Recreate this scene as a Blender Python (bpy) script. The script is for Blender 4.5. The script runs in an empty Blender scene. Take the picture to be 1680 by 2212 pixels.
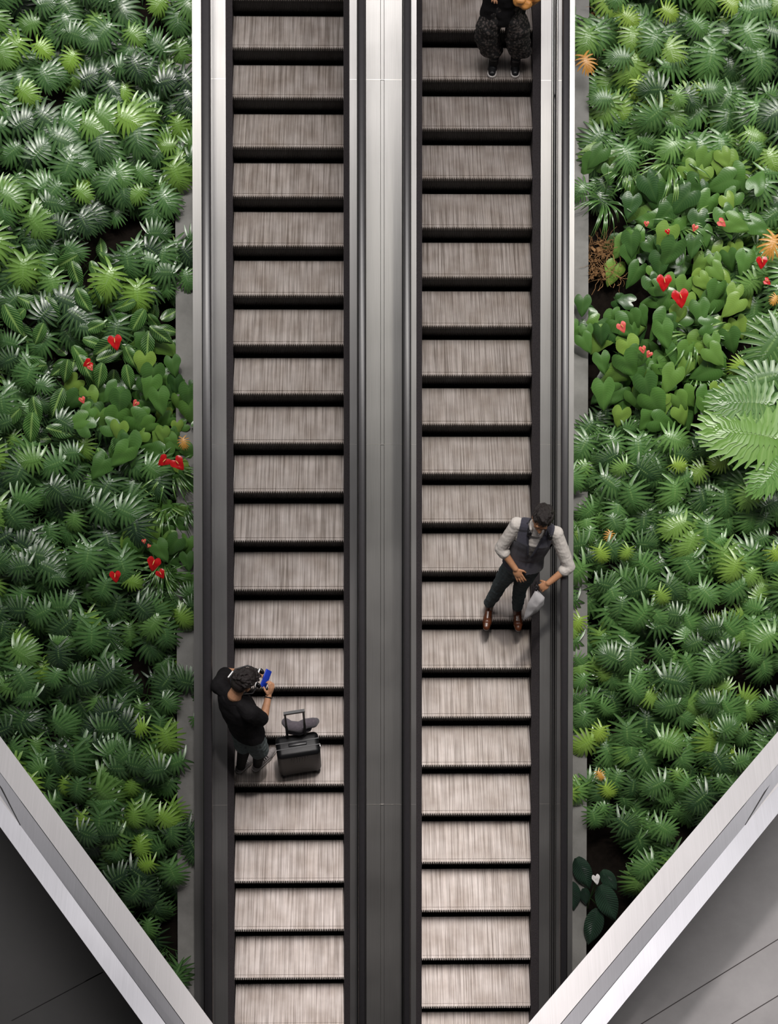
import bpy, bmesh, math, random
from mathutils import Vector, Matrix, noise
C = bpy.context.scene.collection
S = bpy.context.scene
PI = math.pi
# ------------------------------------------------------------------ camera
CAM = Vector((-0.29333, -6.87819, 13.17666))
MR = Matrix(((0.99981, -0.00979, 0.01699), (0.00046, 0.87796, 0.47874), (-0.0196, -0.47864, 0.87779)))
FPX = 3400.0
cd = bpy.data.cameras.new('camera'); cam = bpy.data.objects.new('camera', cd); C.objects.link(cam)
cd.sensor_fit = 'VERTICAL'; cd.sensor_height = 24.0; cd.lens = FPX * 24.0 / 2212.0
cd.clip_end = 200
cam.matrix_world = Matrix.Translation(CAM) @ MR.transposed().to_4x4()
S.camera = cam
# ------------------------------------------------------------------ colour + world + lights
S.view_settings.view_transform = 'Standard'; S.view_settings.look = 'None'
S.view_settings.gamma = 1.0; S.view_settings.use_curve_mapping = False
S.view_settings.exposure = 0.08
wd = bpy.data.worlds.new('world'); S.world = wd; wd.use_nodes = True
wd.node_tree.nodes['Background'].inputs[0].default_value = (0.93, 0.94, 1.0, 1)
wd.node_tree.nodes['Background'].inputs[1].default_value = 0.05

def area(name, loc, target, sx, sy, power, col=(1, 0.95, 0.9), spread=180):
    l = bpy.data.lights.new(name, 'AREA'); l.shape = 'RECTANGLE'; l.size = sx; l.size_y = sy
    l.energy = power; l.color = col; l.spread = math.radians(spread)
    o = bpy.data.objects.new(name, l); C.objects.link(o); o.location = loc
    o.rotation_euler = (Vector(target) - Vector(loc)).to_track_quat('-Z', 'Y').to_euler()
    return o
def spot(name, loc, target, power, ang, blend=0.7, rad=0.25, col=(1, 0.93, 0.86)):
    l = bpy.data.lights.new(name, 'SPOT'); l.energy = power; l.spot_size = math.radians(ang)
    l.spot_blend = blend; l.shadow_soft_size = rad; l.color = col
    o = bpy.data.objects.new(name, l); C.objects.link(o); o.location = loc
    o.rotation_euler = (Vector(target) - Vector(loc)).to_track_quat('-Z', 'Y').to_euler()
    return o
area('ceiling_light', (0.0, 3.1, 19.5), (0.0, 3.1, 0.0), 9.0, 6.5, 1500, (1, 0.965, 0.95))
area('leaf_sheen_fill_left', (-9.0, 1.0, 13.0), (-1.5, 0.0, 0.0), 2.5, 12.0, 340, (1, 0.97, 0.95))  # unseen side light, added to bring out highlights on the leaves
area('leaf_sheen_fill_right', (9.0, 1.0, 13.0), (1.5, 0.0, 0.0), 2.5, 12.0, 760, (1, 0.97, 0.95))  # its counterpart on the right, also added for the leaf highlights
for _ty in (-2.4, -4.3, -6.2): spot('ceiling_spot_steps', (0.15, _ty + 1.6, 15.0), (-0.05, _ty, _ty * .577), 2500, 19, 1.0, 0.3, (1, 0.93, 0.9))
spot('ceiling_spot_right_bed', (1.5, 0.6, 16.0), (3.0, 0.3, 0.3), 2600, 34, 1.0, 0.35, (1, 0.96, 0.86))
spot('ceiling_spot_left_bed', (-1.2, 2.4, 16.0), (-2.7, 2.6, 1.3), 1900, 24, 1.0, 0.35, (1, 0.96, 0.88))
spot('ceiling_spot_walkway', (-0.5, -1.0, 14.0), (2.6, -5.0, 2.2), 2200, 20, 1.0, 0.4, (1, 0.94, 0.92))

# ------------------------------------------------------------------ geometry helpers
CS, SN = math.cos(PI / 6), math.sin(PI / 6)
def W(x, u, w):                       # point given across / along the incline / above it
    return Vector((x, u * CS - w * SN, u * SN + w * CS))
NRM = Vector((0, -SN, CS)); UDIR = Vector((0, CS, SN))
def ray(x, y):
    return MR.transposed() @ Vector(((x - 840) / FPX, -(y - 1106) / FPX, -1))
def atz(x, y, z):
    d = ray(x, y); return CAM + d * ((z - CAM.z) / d.z)
def atw(x, y, w):
    d = ray(x, y); return CAM + d * ((w - CAM.dot(NRM)) / d.dot(NRM))
def pix(p):
    q = MR @ (Vector(p) - CAM); return (840 + FPX * q.x / -q.z, 1106 - FPX * q.y / -q.z)

def tag(o, label=None, cat=None, group=None, kind=None):
    if label: o['label'] = label
    if cat: o['category'] = cat
    if group: o['group'] = group
    if kind: o['kind'] = kind
    return o
def empty(name, loc=(0, 0, 0), rot=None):
    o = bpy.data.objects.new(name, None); o.empty_display_size = 0.1; C.objects.link(o)
    o.location = loc
    if rot is not None: o.rotation_euler = rot
    return o
def obj(name, me, mat=None, parent=None, smooth=False):
    o = bpy.data.objects.new(name, me); C.objects.link(o)
    if mat:
        if not me.materials: me.materials.append(mat)
    if smooth:
        for p in me.polygons: p.use_smooth = True
    if parent: o.parent = parent
    return o

class MB:
    def __init__(s):
        s.v = []; s.f = []; s.uv = []; s.t = []
    def face(s, idx, uv=None, t=0.5):
        s.f.append(tuple(idx)); s.uv.append(uv or [(0, 0)] * len(idx)); s.t.append(t)
    def box(s, x0, x1, y0, y1, z0, z1, M=None):
        b = len(s.v)
        for z in (z0, z1):
            for y in (y0, y1):
                for x in (x0, x1):
                    p = Vector((x, y, z)); s.v.append(M @ p if M else p)
        for q in ((0, 2, 3, 1), (4, 5, 7, 6), (0, 1, 5, 4), (2, 6, 7, 3), (0, 4, 6, 2), (1, 3, 7, 5)):
            s.face([b + i for i in q])
    def prism(s, poly, u0, u1, fn=None):
        """poly: closed (x, w) loop extruded along the incline"""
        fn = fn or (lambda a, b, c: W(a, c, b))
        b = len(s.v); n = len(poly)
        for u in (u0, u1):
            for x, w in poly: s.v.append(fn(x, w, u))
        for i in range(n):
            j = (i + 1) % n
            s.face((b + i, b + j, b + n + j, b + n + i))
        s.face([b + i for i in reversed(range(n))]); s.face([b + n + i for i in range(n)])
    def tube(s, pts, r, n=8, caps=True):
        pts = [Vector(p) for p in pts]
        b = len(s.v); m = len(pts)
        rr = r if isinstance(r, (list, tuple)) else [r] * m
        ref = Vector((0.3, 0.2, 0.93))
        for i, p in enumerate(pts):
            d = (pts[min(i + 1, m - 1)] - pts[max(i - 1, 0)]).normalized()
            a = d.cross(ref)
            if a.length < 1e-3: a = d.cross(Vector((1, 0, 0)))
            a.normalize(); c = d.cross(a)
            for k in range(n):
                t = 2 * PI * k / n
                s.v.append(p + (a * math.cos(t) + c * math.sin(t)) * rr[i])
        for i in range(m - 1):
            for k in range(n):
                k2 = (k + 1) % n
                s.face((b + i * n + k, b + i * n + k2, b + (i + 1) * n + k2, b + (i + 1) * n + k))
        if caps:
            s.face([b + k for k in reversed(range(n))]); s.face([b + (m - 1) * n + k for k in range(n)])
    def mesh(s, name):
        me = bpy.data.meshes.new(name); me.from_pydata([tuple(v) for v in s.v], [], s.f)
        ul = me.uv_layers.new(name='UVMap'); at = me.attributes.new('tint', 'FLOAT', 'FACE')
        fl = []
        for u in s.uv:
            for a in u: fl += [a[0], a[1]]
        ul.data.foreach_set('uv', fl); at.data.foreach_set('value', s.t)
        me.update(); return me
    def build(s, name, mat=None, parent=None, smooth=False):
        return obj(name, s.mesh(name), mat, parent, smooth)

def bevelled(name, mb, mat, parent, width, seg=3, M=None):
    me = mb.mesh(name); bm = bmesh.new(); bm.from_mesh(me)
    bmesh.ops.bevel(bm, geom=bm.edges[:], offset=width, segments=seg, profile=0.5, affect='EDGES')
    if M: bm.transform(M)
    bm.to_mesh(me); bm.free()
    return obj(name, me, mat, parent, True)

# ------------------------------------------------------------------ materials
def mat(name, col, rough=0.5, metal=0.0, spec=0.5, noise_amt=0.0, nscale=20, stretch=None, bump=0.0, sheen=0.0, coat=0.0, dark=None):
    m = bpy.data.materials.new(name); m.use_nodes = True; nt = m.node_tree; b = nt.nodes['Principled BSDF']
    b.inputs['Base Color'].default_value = (*col, 1); b.inputs['Roughness'].default_value = rough
    b.inputs['Metallic'].default_value = metal; b.inputs['Specular IOR Level'].default_value = spec
    if sheen: b.inputs['Sheen Weight'].default_value = sheen
    if coat: b.inputs['Coat Weight'].default_value = coat; b.inputs['Coat Roughness'].default_value = 0.2
    if noise_amt or bump:
        tc = nt.nodes.new('ShaderNodeTexCoord'); mp = nt.nodes.new('ShaderNodeMapping'); nz = nt.nodes.new('ShaderNodeTexNoise')
        nt.links.new(tc.outputs['Object'], mp.inputs[0]); nt.links.new(mp.outputs[0], nz.inputs['Vector'])
        if stretch: mp.inputs['Scale'].default_value = stretch
        nz.inputs['Scale'].default_value = nscale; nz.inputs['Detail'].default_value = 6; nz.inputs['Roughness'].default_value = 0.65
        if noise_amt:
            mx = nt.nodes.new('ShaderNodeMix'); mx.data_type = 'RGBA'
            rp = nt.nodes.new('ShaderNodeMapRange'); rp.inputs[1].default_value = 0.3; rp.inputs[2].default_value = 0.7
            nt.links.new(nz.outputs['Fac'], rp.inputs[0]); nt.links.new(rp.outputs[0], mx.inputs[0])
            d = dark or tuple(c * (1 - noise_amt) for c in col)
            mx.inputs[6].default_value = (*d, 1); mx.inputs[7].default_value = (*[min(1, c * (1 + noise_amt * 0.6)) for c in col], 1)
            nt.links.new(mx.outputs[2], b.inputs['Base Color'])
        if bump:
            bp = nt.nodes.new('ShaderNodeBump'); bp.inputs['Strength'].default_value = bump; bp.inputs['Distance'].default_value = 0.01
            nt.links.new(nz.outputs['Fac'], bp.inputs['Height']); nt.links.new(bp.outputs[0], b.inputs['Normal'])
    return m
def steel(name, col, rough, var=0.08):
    """brushed steel: streaks along the run, patchy roughness"""
    m = mat(name, col, rough, 1.0, 0.5, 0.10, 9, (30, 0.25, 0.25))
    nt = m.node_tree; b = nt.nodes['Principled BSDF']
    tc = nt.nodes.new('ShaderNodeTexCoord'); nz = nt.nodes.new('ShaderNodeTexNoise'); nz.inputs['Scale'].default_value = 1.7; nz.inputs['Detail'].default_value = 3
    rp = nt.nodes.new('ShaderNodeMapRange'); rp.inputs[3].default_value = rough - var; rp.inputs[4].default_value = rough + var
    nt.links.new(tc.outputs['Object'], nz.inputs['Vector']); nt.links.new(nz.outputs['Fac'], rp.inputs[0]); nt.links.new(rp.outputs[0], b.inputs['Roughness'])
    return m
M_deck = steel('brushed_steel_deck', (0.48, 0.468, 0.455), 0.42)
M_panel = steel('brushed_steel_panel', (0.41, 0.40, 0.395), 0.42)
M_seam = mat('bright_seam', (0.75, 0.72, 0.68), 0.35, 1.0)
M_black = mat('black_gap_rubber', (0.008, 0.007, 0.007), 0.7)
M_rail = mat('black_handrail_rubber', (0.034, 0.031, 0.034), 0.38, 0.0, 1.0, 0.15, 30)
M_skirt = mat('dark_skirt', (0.035, 0.03, 0.03), 0.5, 0.3)
M_brush = mat('brush_bristles', (0.06, 0.052, 0.056), 0.85, 0, 0.3, 0.5, 60, (1, 3, 1), 0.6)
M_riser = mat('black_riser', (0.012, 0.011, 0.011), 0.55, 0.2)
M_conc = mat('planter_edge_concrete', (0.27, 0.265, 0.25), 0.55, 0.0, 0.4, 0.35, 2.2)
M_soil = mat('dark_planting_felt', (0.012, 0.009, 0.007), 0.95, 0, 0.1, 0.5, 14, None, 0.5)
M_cope = steel('satin_coping', (0.29, 0.282, 0.285), 0.5, 0.04)
M_trough = steel('polished_trough', (0.19, 0.19, 0.202), 0.4, 0.05)

def tread_mat():
    m = mat('worn_aluminium_tread', (0.50, 0.45, 0.42), 0.48, 0.25, 0.5)
    nt = m.node_tree; b = nt.nodes['Principled BSDF']; L = nt.links
    tc = nt.nodes.new('ShaderNodeTexCoord'); oi = nt.nodes.new('ShaderNodeObjectInfo')
    add = nt.nodes.new('ShaderNodeVectorMath'); add.operation = 'ADD'
    sc = nt.nodes.new('ShaderNodeVectorMath'); sc.operation = 'SCALE'; sc.inputs['Scale'].default_value = 37.0
    cb = nt.nodes.new('ShaderNodeCombineXYZ'); L.new(oi.outputs['Random'], cb.inputs[0]); L.new(oi.outputs['Random'], cb.inputs[1])
    L.new(cb.outputs[0], sc.inputs[0]); L.new(tc.outputs['Object'], add.inputs[0]); L.new(sc.outputs[0], add.inputs[1])
    mp = nt.nodes.new('ShaderNodeMapping'); mp.inputs['Scale'].default_value = (70, 1.6, 1); L.new(add.outputs[0], mp.inputs[0])
    n1 = nt.nodes.new('ShaderNodeTexNoise'); n1.inputs['Scale'].default_value = 1.0; n1.inputs['Detail'].default_value = 4; L.new(mp.outputs[0], n1.inputs['Vector'])
    n2 = nt.nodes.new('ShaderNodeTexNoise'); n2.inputs['Scale'].default_value = 5.0; n2.inputs['Detail'].default_value = 5; L.new(add.outputs[0], n2.inputs['Vector'])
    r1 = nt.nodes.new('ShaderNodeValToRGB'); r1.color_ramp.elements[0].position = 0.30; r1.color_ramp.elements[0].color = (0.25, 0.21, 0.185, 1)
    r1.color_ramp.elements[1].position = 0.62; r1.color_ramp.elements[1].color = (0.60, 0.54, 0.51, 1); L.new(n1.outputs['Fac'], r1.inputs[0])
    mx = nt.nodes.new('ShaderNodeMix'); mx.data_type = 'RGBA'; mx.blend_type = 'MULTIPLY'; mx.inputs[0].default_value = 0.8
    r2 = nt.nodes.new('ShaderNodeValToRGB'); r2.color_ramp.elements[0].position = 0.3; r2.color_ramp.elements[0].color = (0.66, 0.61, 0.56, 1)
    r2.color_ramp.elements[1].position = 0.65; r2.color_ramp.elements[1].color = (1, 1, 1, 1); L.new(n2.outputs['Fac'], r2.inputs[0])
    L.new(r1.outputs[0], mx.inputs[6]); L.new(r2.outputs[0], mx.inputs[7]); L.new(mx.outputs[2], b.inputs['Base Color'])
    return m
M_tread = tread_mat()
M_tline = mat('worn_tread_edge', (0.33, 0.28, 0.24), 0.5, 0.3, 0.5, 0.3, 60)

def leaf_mat(name, c_dark, c_light, c_young, rough=0.33, spec=0.6, vein=None, vstyle='mid', vamt=0.5, objvar=0.5, bump=0.0):
    m = bpy.data.materials.new(name); m.use_nodes = True; nt = m.node_tree; b = nt.nodes['Principled BSDF']; L = nt.links
    at = nt.nodes.new('ShaderNodeAttribute'); at.attribute_name = 'tint'
    oi = nt.nodes.new('ShaderNodeObjectInfo')
    ma = nt.nodes.new('ShaderNodeMath'); ma.operation = 'MULTIPLY_ADD'; L.new(oi.outputs['Random'], ma.inputs[0]); ma.inputs[1].default_value = objvar
    L.new(at.outputs['Fac'], ma.inputs[2])
    sub = nt.nodes.new('ShaderNodeMath'); sub.operation = 'SUBTRACT'; L.new(ma.outputs[0], sub.inputs[0]); sub.inputs[1].default_value = objvar * 0.5
    rp = nt.nodes.new('ShaderNodeValToRGB'); e = rp.color_ramp.elements
    e[0].position = 0.0; e[0].color = (*c_dark, 1); e[1].position = 0.62; e[1].color = (*c_light, 1)
    n = e.new(0.95); n.color = (*c_young, 1); L.new(sub.outputs[0], rp.inputs[0])
    col = rp.outputs[0]
    uv = nt.nodes.new('ShaderNodeUVMap'); sp = nt.nodes.new('ShaderNodeSeparateXYZ'); L.new(uv.outputs[0], sp.inputs[0])
    def math_(op, a, bb=None, c=None):
        q = nt.nodes.new('ShaderNodeMath'); q.operation = op
        for i, val in enumerate((a, bb, c)):
            if val is None: continue
            if isinstance(val, (int, float)): q.inputs[i].default_value = val
            else: L.new(val, q.inputs[i])
        return q.outputs[0]
    du = math_('ABSOLUTE', math_('SUBTRACT', sp.outputs[0], 0.5))
    mid = math_('SUBTRACT', 1.0, math_('MULTIPLY', du, 9.0 if vstyle != 'mid' else 6.0))
    mid = math_('MAXIMUM', mid, 0.0)
    fac = mid
    if vstyle in ('herring', 'ribs'):
        k = 11.0 if vstyle == 'herring' else 15.0
        ph = math_('SUBTRACT', math_('MULTIPLY', sp.outputs[1], k), math_('MULTIPLY', du, 5.5))
        si = math_('ABSOLUTE', math_('SUBTRACT', math_('FRACT', ph), 0.5))
        ln = math_('MAXIMUM', math_('SUBTRACT', 1.0, math_('MULTIPLY', si, 6.5 if vstyle == 'herring' else 4.0)), 0.0)
        fac = math_('MAXIMUM', mid, ln)
    if vein:
        mx = nt.nodes.new('ShaderNodeMix'); mx.data_type = 'RGBA'
        L.new(math_('MULTIPLY', fac, vamt), mx.inputs[0]); L.new(col, mx.inputs[6]); mx.inputs[7].default_value = (*vein, 1); col = mx.outputs[2]
    if bump:
        bp = nt.nodes.new('ShaderNodeBump'); bp.inputs['Strength'].default_value = bump; bp.inputs['Distance'].default_value = 0.006
        L.new(fac, bp.inputs['Height']); bp.invert = True; L.new(bp.outputs[0], b.inputs['Normal'])
    L.new(col, b.inputs['Base Color'])
    b.inputs['Roughness'].default_value = rough; b.inputs['Specular IOR Level'].default_value = spec
    b.inputs['Coat Weight'].default_value = 0.9; b.inputs['Coat Roughness'].default_value = 0.36; b.inputs['Coat IOR'].default_value = 1.6
    return m
M_phil = leaf_mat('split_leaf_green', (0.020, 0.055, 0.022), (0.085, 0.215, 0.055), (0.27, 0.48, 0.05), 0.34, 0.75, (0.26, 0.44, 0.14), 'mid', 0.5)
M_phil_r = leaf_mat('split_leaf_fresh_green', (0.032, 0.09, 0.026), (0.12, 0.285, 0.07), (0.32, 0.50, 0.06), 0.36, 0.7, (0.32, 0.50, 0.16), 'mid', 0.5)
M_tree = leaf_mat('broad_light_green', (0.032, 0.09, 0.026), (0.15, 0.33, 0.07), (0.30, 0.50, 0.08), 0.42, 0.5, (0.32, 0.50, 0.16), 'mid', 0.5, 0.0)
M_heart = leaf_mat('heart_leaf_green', (0.030, 0.095, 0.022), (0.105, 0.25, 0.045), (0.26, 0.42, 0.07), 0.28, 0.6, (0.20, 0.36, 0.10), 'ribs', 0.15, 0.5, 0.12)
M_zebra = leaf_mat('veined_leaf_green', (0.014, 0.06, 0.014), (0.03, 0.11, 0.02), (0.06, 0.19, 0.03), 0.35, 0.5, (0.36, 0.58, 0.16), 'herring', 0.9, 0.3, 0.2)
M_lily = leaf_mat('ribbed_dark_leaf', (0.012, 0.035, 0.022), (0.022, 0.06, 0.032), (0.04, 0.09, 0.04), 0.30, 0.7, (0.03, 0.07, 0.04), 'ribs', 0.3, 0.2, 0.9)
M_grass = leaf_mat('strap_leaf_green', (0.03, 0.10, 0.02), (0.09, 0.24, 0.04), (0.25, 0.42, 0.10), 0.35, 0.5, (0.35, 0.45, 0.20), 'mid', 0.5)
M_stem = mat('green_petiole', (0.05, 0.12, 0.03), 0.5)
M_red = mat('red_waxy_spathe', (0.62, 0.012, 0.015), 0.22, 0, 0.6, 0.25, 25, None, 0.3, 0, 0.4)
M_pink = mat('pink_spathe', (0.75, 0.12, 0.10), 0.35, 0, 0.5, 0.2, 30)
M_spadix = mat('pale_spadix', (0.80, 0.45, 0.15), 0.5)
M_orange = leaf_mat('withered_orange_leaf', (0.55, 0.22, 0.03), (0.70, 0.36, 0.06), (0.80, 0.5, 0.12), 0.5, 0.3, (0.75, 0.5, 0.2), 'mid', 0.4, 0.1)
M_dry = mat('dry_brown_roots', (0.36, 0.20, 0.09), 0.8, 0, 0.2, 0.5, 30)
M_white = mat('white_petal', (0.85, 0.82, 0.80), 0.5)

# ------------------------------------------------------------------ escalators
PITCH = 0.4 / CS
U0, U1 = -7.4, 7.8
XW = 1.052
def tread_mesh():
    mb = MB(); n = 124; p = XW / n; h = XW / 2
    mb.box(-h, h, 0.006, 0.40, -0.030, -0.011)
    for i in range(n):
        x = -h + i * p
        y0 = -0.012 if i % 2 == 0 else 0.006
        mb.box(x + 0.0012, x + p - 0.0026, y0, 0.0260, -0.028, 0.0)
        mb.box(x + 0.0010, x + p - 0.0026, 0.0330, 0.40, -0.011, 0.0)
    return mb.mesh('tread')
def riser_mesh():
    mb = MB(); h = XW / 2; n = 62; p = XW / n
    prof = [(0.006, -0.028), (0.012, -0.08), (0.022, -0.14), (0.036, -0.20), (0.050, -0.238)]
    for k in range(len(prof) - 1):
        (a, za), (b, zb) = prof[k], prof[k + 1]
        i0 = len(mb.v)
        for x in (-h, h):
            mb.v += [Vector((x, a, za)), Vector((x, b, zb)), Vector((x, a + .02, za)), Vector((x, b + .02, zb))]
        mb.face((i0, i0 + 1, i0 + 5, i0 + 4)); mb.face((i0 + 2, i0 + 6, i0 + 7, i0 + 3))
        for i in range(n):
            x = -h + i * p + p * 0.2
            j = len(mb.v)
            for xx in (x, x + p * 0.45):
                mb.v += [Vector((xx, a - 0.006, za)), Vector((xx, b - 0.006, zb)), Vector((xx, a + .001, za)), Vector((xx, b + .001, zb))]
            mb.face((j, j + 4, j + 5, j + 1)); mb.face((j, j + 1, j + 3, j + 2)); mb.face((j + 4, j + 6, j + 7, j + 5))
    return mb.mesh('riser')
ME_T, ME_R = tread_mesh(), riser_mesh()
ME_T.materials.append(M_tread); ME_R.materials.append(M_riser)

def escalator(label, x0, x1, phase, prof):
    root = empty('escalator', W((x0 + x1) / 2, -6.5, -0.4))
    inv = Matrix.Translation(-root.location)
    tag(root, label, 'escalator', 'escalators')
    xc = (x0 + x1) / 2
    def put(name, mb, m, smooth=False, parent=None):
        o = mb.build(name, m, parent or root, smooth); o.matrix_parent_inverse = inv if parent is None else Matrix(); return o
    for k in range(-5, 26):
        u = (10 - k) * PITCH + phase
        if u < U0 + 0.1 or u > U1 - 0.5: continue
        st = bpy.data.objects.new('step', ME_T); C.objects.link(st); st.parent = root
        st.location = W(xc, u, 0) - root.location
        rs = bpy.data.objects.new('riser', ME_R); C.objects.link(rs); rs.parent = st
    for name, m, polys, smooth in prof:
        for poly in polys:
            mb = MB(); mb.prism(poly, U0, U1); put(name, mb, m, smooth)
    return root, put

def rail_poly(a, b, w=0.93, h=0.035):
    c = (a + b) / 2; r = (b - a) / 2; out = []
    for i in range(9):
        t = PI * i / 8; out.append((c - r * math.copysign(abs(math.cos(t)) ** 0.55, math.cos(t)), w + h * abs(math.sin(t)) ** 0.7))
    out += [(b, w - 0.02), (b - .015, w - .03), (a + .015, w - .03), (a, w - 0.02)]
    return out[::-1]
def thick(a, b, t=0.012):
    (x0, w0), (x1, w1) = a, b
    dx, dw = x1 - x0, w1 - w0; l = math.hypot(dx, dw); nx, nw = -dw / l * t, dx / l * t
    return [(x0, w0), (x1, w1), (x1 + nx, w1 + nw), (x0 + nx, w0 + nw)]

M_glass = bpy.data.materials.new('clear_balustrade_glass'); M_glass.use_nodes = True; nt = M_glass.node_tree; nt.nodes.clear()
_o = nt.nodes.new('ShaderNodeOutputMaterial'); _m = nt.nodes.new('ShaderNodeMixShader'); _t = nt.nodes.new('ShaderNodeBsdfTransparent'); _g = nt.nodes.new('ShaderNodeBsdfGlossy'); _f = nt.nodes.new('ShaderNodeFresnel')
_t.inputs[0].default_value = (0.93, 0.96, 0.94, 1); _g.inputs['Roughness'].default_value = 0.03; _f.inputs[0].default_value = 1.45
nt.links.new(_f.outputs[0], _m.inputs[0]); nt.links.new(_t.outputs[0], _m.inputs[1]); nt.links.new(_g.outputs[0], _m.inputs[2]); nt.links.new(_m.outputs[0], _o.inputs[0])
D = .20
def deck(a, b, t=.012): return [(a, D - t), (a, D), (b, D), (b, D - t)][::-1]
left, putL = escalator('left escalator, its black suitcase and man in a black shirt near the lower end', -1.472, -0.417, 0.0, [
    ('skirt_panel', M_skirt, [[(-1.475, -.36), (-1.475, .10), (-1.490, .10), (-1.490, -.36)], [(-.414, -.36), (-.414, .10), (-.400, .10), (-.400, -.36)]], False),
    ('skirt_brush', M_brush, [[(-1.462, .07), (-1.458, .10), (-1.514, .192), (-1.520, .07)], [(-.424, .07), (-.428, .10), (-.371, .192), (-.366, .07)]], False),
    ('inner_deck', M_panel, [deck(-1.632, -1.514), deck(-.371, -.303)], False),
    ('glass_clamp', M_black, [[(-1.655, .12), (-1.655, D - .004), (-1.632, D - .004), (-1.632, .12)][::-1], [(-.303, .12), (-.303, D - .004), (-.222, D - .004), (-.222, .12)][::-1]], False),
    ('guide_strip', M_seam, [[(-1.648, .18), (-1.648, D + .003), (-1.643, D + .003), (-1.643, .18)][::-1]], False),
    ('glass_panel', M_glass, [[(-1.638, .19), (-1.638, .93), (-1.626, .93), (-1.626, .19)][::-1], [(-.268, .19), (-.268, .93), (-.256, .93), (-.256, .19)][::-1]], False),
    ('handrail', M_rail, [rail_poly(-1.668, -1.585), rail_poly(-.294, -.228)], True),
    ('outer_deck', M_deck, [[(-1.822, -.6), (-1.822, D), (-1.655, D), (-1.655, D - .012), (-1.810, D - .012), (-1.810, -.6)][::-1]], False),
])
right, putR = escalator('right escalator, carrying the man in a grey vest and the woman in patterned trousers', 0.297, 1.349, 0.176, [
    ('skirt_panel', M_skirt, [[(.294, -.36), (.294, .10), (.28, .10), (.28, -.36)], [(1.352, -.36), (1.352, .10), (1.368, .10), (1.368, -.36)]], False),
    ('skirt_brush', M_brush, [[(.305, .07), (.305, .10), (.248, .192), (.240, .07)], [(1.340, .07), (1.336, .10), (1.399, .192), (1.408, .07)]], False),
    ('inner_deck', M_panel, [deck(.200, .248), deck(1.402, 1.500)], False),
    ('glass_clamp', M_black, [[(.117, .12), (.117, D - .004), (.200, D - .004), (.200, .12)][::-1], [(1.500, .12), (1.500, D - .004), (1.529, D - .004), (1.529, .12)][::-1]], False),
    ('guide_strip', M_seam, [[(1.508, .18), (1.508, D + .003), (1.513, D + .003), (1.513, .18)][::-1]], False),
    ('glass_panel', M_glass, [[(.132, .19), (.132, .93), (.144, .93), (.144, .19)][::-1], [(1.531, .19), (1.531, .93), (1.543, .93), (1.543, .19)][::-1]], False),
    ('handrail', M_rail, [rail_poly(.106, .170), rail_poly(1.503, 1.571)], True),
    ('outer_deck', M_deck, [[(1.529, D - .012), (1.529, D), (1.716, D), (1.716, -.6), (1.704, -.6), (1.704, D - .012)][::-1]], False),
])
# trusses under the steps
for put, a, b in ((putL, -1.81, -.20), (putR, .06, 1.70)):
    mb = MB(); mb.prism([(a, -.5), (b, -.5), (b, -.42), (a, -.42)], U0, U1); put('truss', mb, M_black)
# steel cladding between the escalators, in butted lengths
seams = [atw(829, y, .2).dot(UDIR) for y in (172, 960, 1738)]
cuts = [U1] + seams + [U0]
dk = empty('median_deck', W(-.05, -7, -.2)); tag(dk, 'wide brushed steel cladding running between the two escalators', 'cladding')
inv = Matrix.Translation(-dk.location)
for i in range(4):
    a, b = cuts[i + 1] + .0015, cuts[i] - .0015
    mb = MB(); mb.prism([(-.218, .17), (-.218, .20), (-.087, .20), (-.082, .193), (-.054, .193), (-.049, .20), (.114, .20), (.114, .17)][::-1], a, b)
    o = mb.build('deck_panel', M_deck, dk); o.matrix_parent_inverse = inv
for s in seams:  # glint along the joint edges put in as strips of brighter metal
    mb = MB(); mb.prism([(-.218, .18), (-.218, .2012), (.114, .2012), (.114, .18)][::-1], s - .0025, s + .0025)
    o = mb.build('deck_seam', M_seam, dk); o.matrix_parent_inverse = inv
mb = MB(); mb.prism([(-.216, .168), (.112, .168), (.112, -.4), (-.216, -.4)], U0, U1); o = mb.build('deck_core', M_black, dk); o.matrix_parent_inverse = inv
for put, xs in ((putR, (1.402, 1.499)), (putL, (-1.63, -1.515)), (putL, (-.371, -.304)), (putR, (.201, .247))):
    for s in seams:
        mb = MB(); mb.prism([(xs[0], .19), (xs[0], .2008), (xs[1], .2008), (xs[1], .19)][::-1], s - .002, s + .002); put('deck_seam', mb, M_seam)
# thin brass-coloured scratch like wire on the right deck
mb = MB(); mb.tube([atw(1206, 95, .203), atw(1204, 150, .203), atw(1197, 215, .203)], .0016, 5); putR('scratch', mb, M_black)

# ------------------------------------------------------------------ planting beds
def slab(name, poly, u0, u1, m):
    mb = MB(); mb.prism(poly, u0, u1); o = mb.build(name, m); tag(o, kind='structure'); return o
slab('trim_1', [(-2.01, -.3), (-2.01, -.05), (-1.826, -.05), (-1.826, -.3)], U0, U1, M_conc)
slab('trim_2', [(1.720, -.3), (1.720, -.05), (1.885, -.05), (1.885, -.3)], U0, U1, M_conc)
slab('ground_left', [(-5.2, -.5), (-5.2, -.28), (-2.015, -.28), (-2.015, -.5)], U0, U1, M_soil)
slab('ground_right', [(1.89, -.5), (1.89, -.28), (5.2, -.28), (5.2, -.5)], U0, U1, M_soil)

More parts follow.
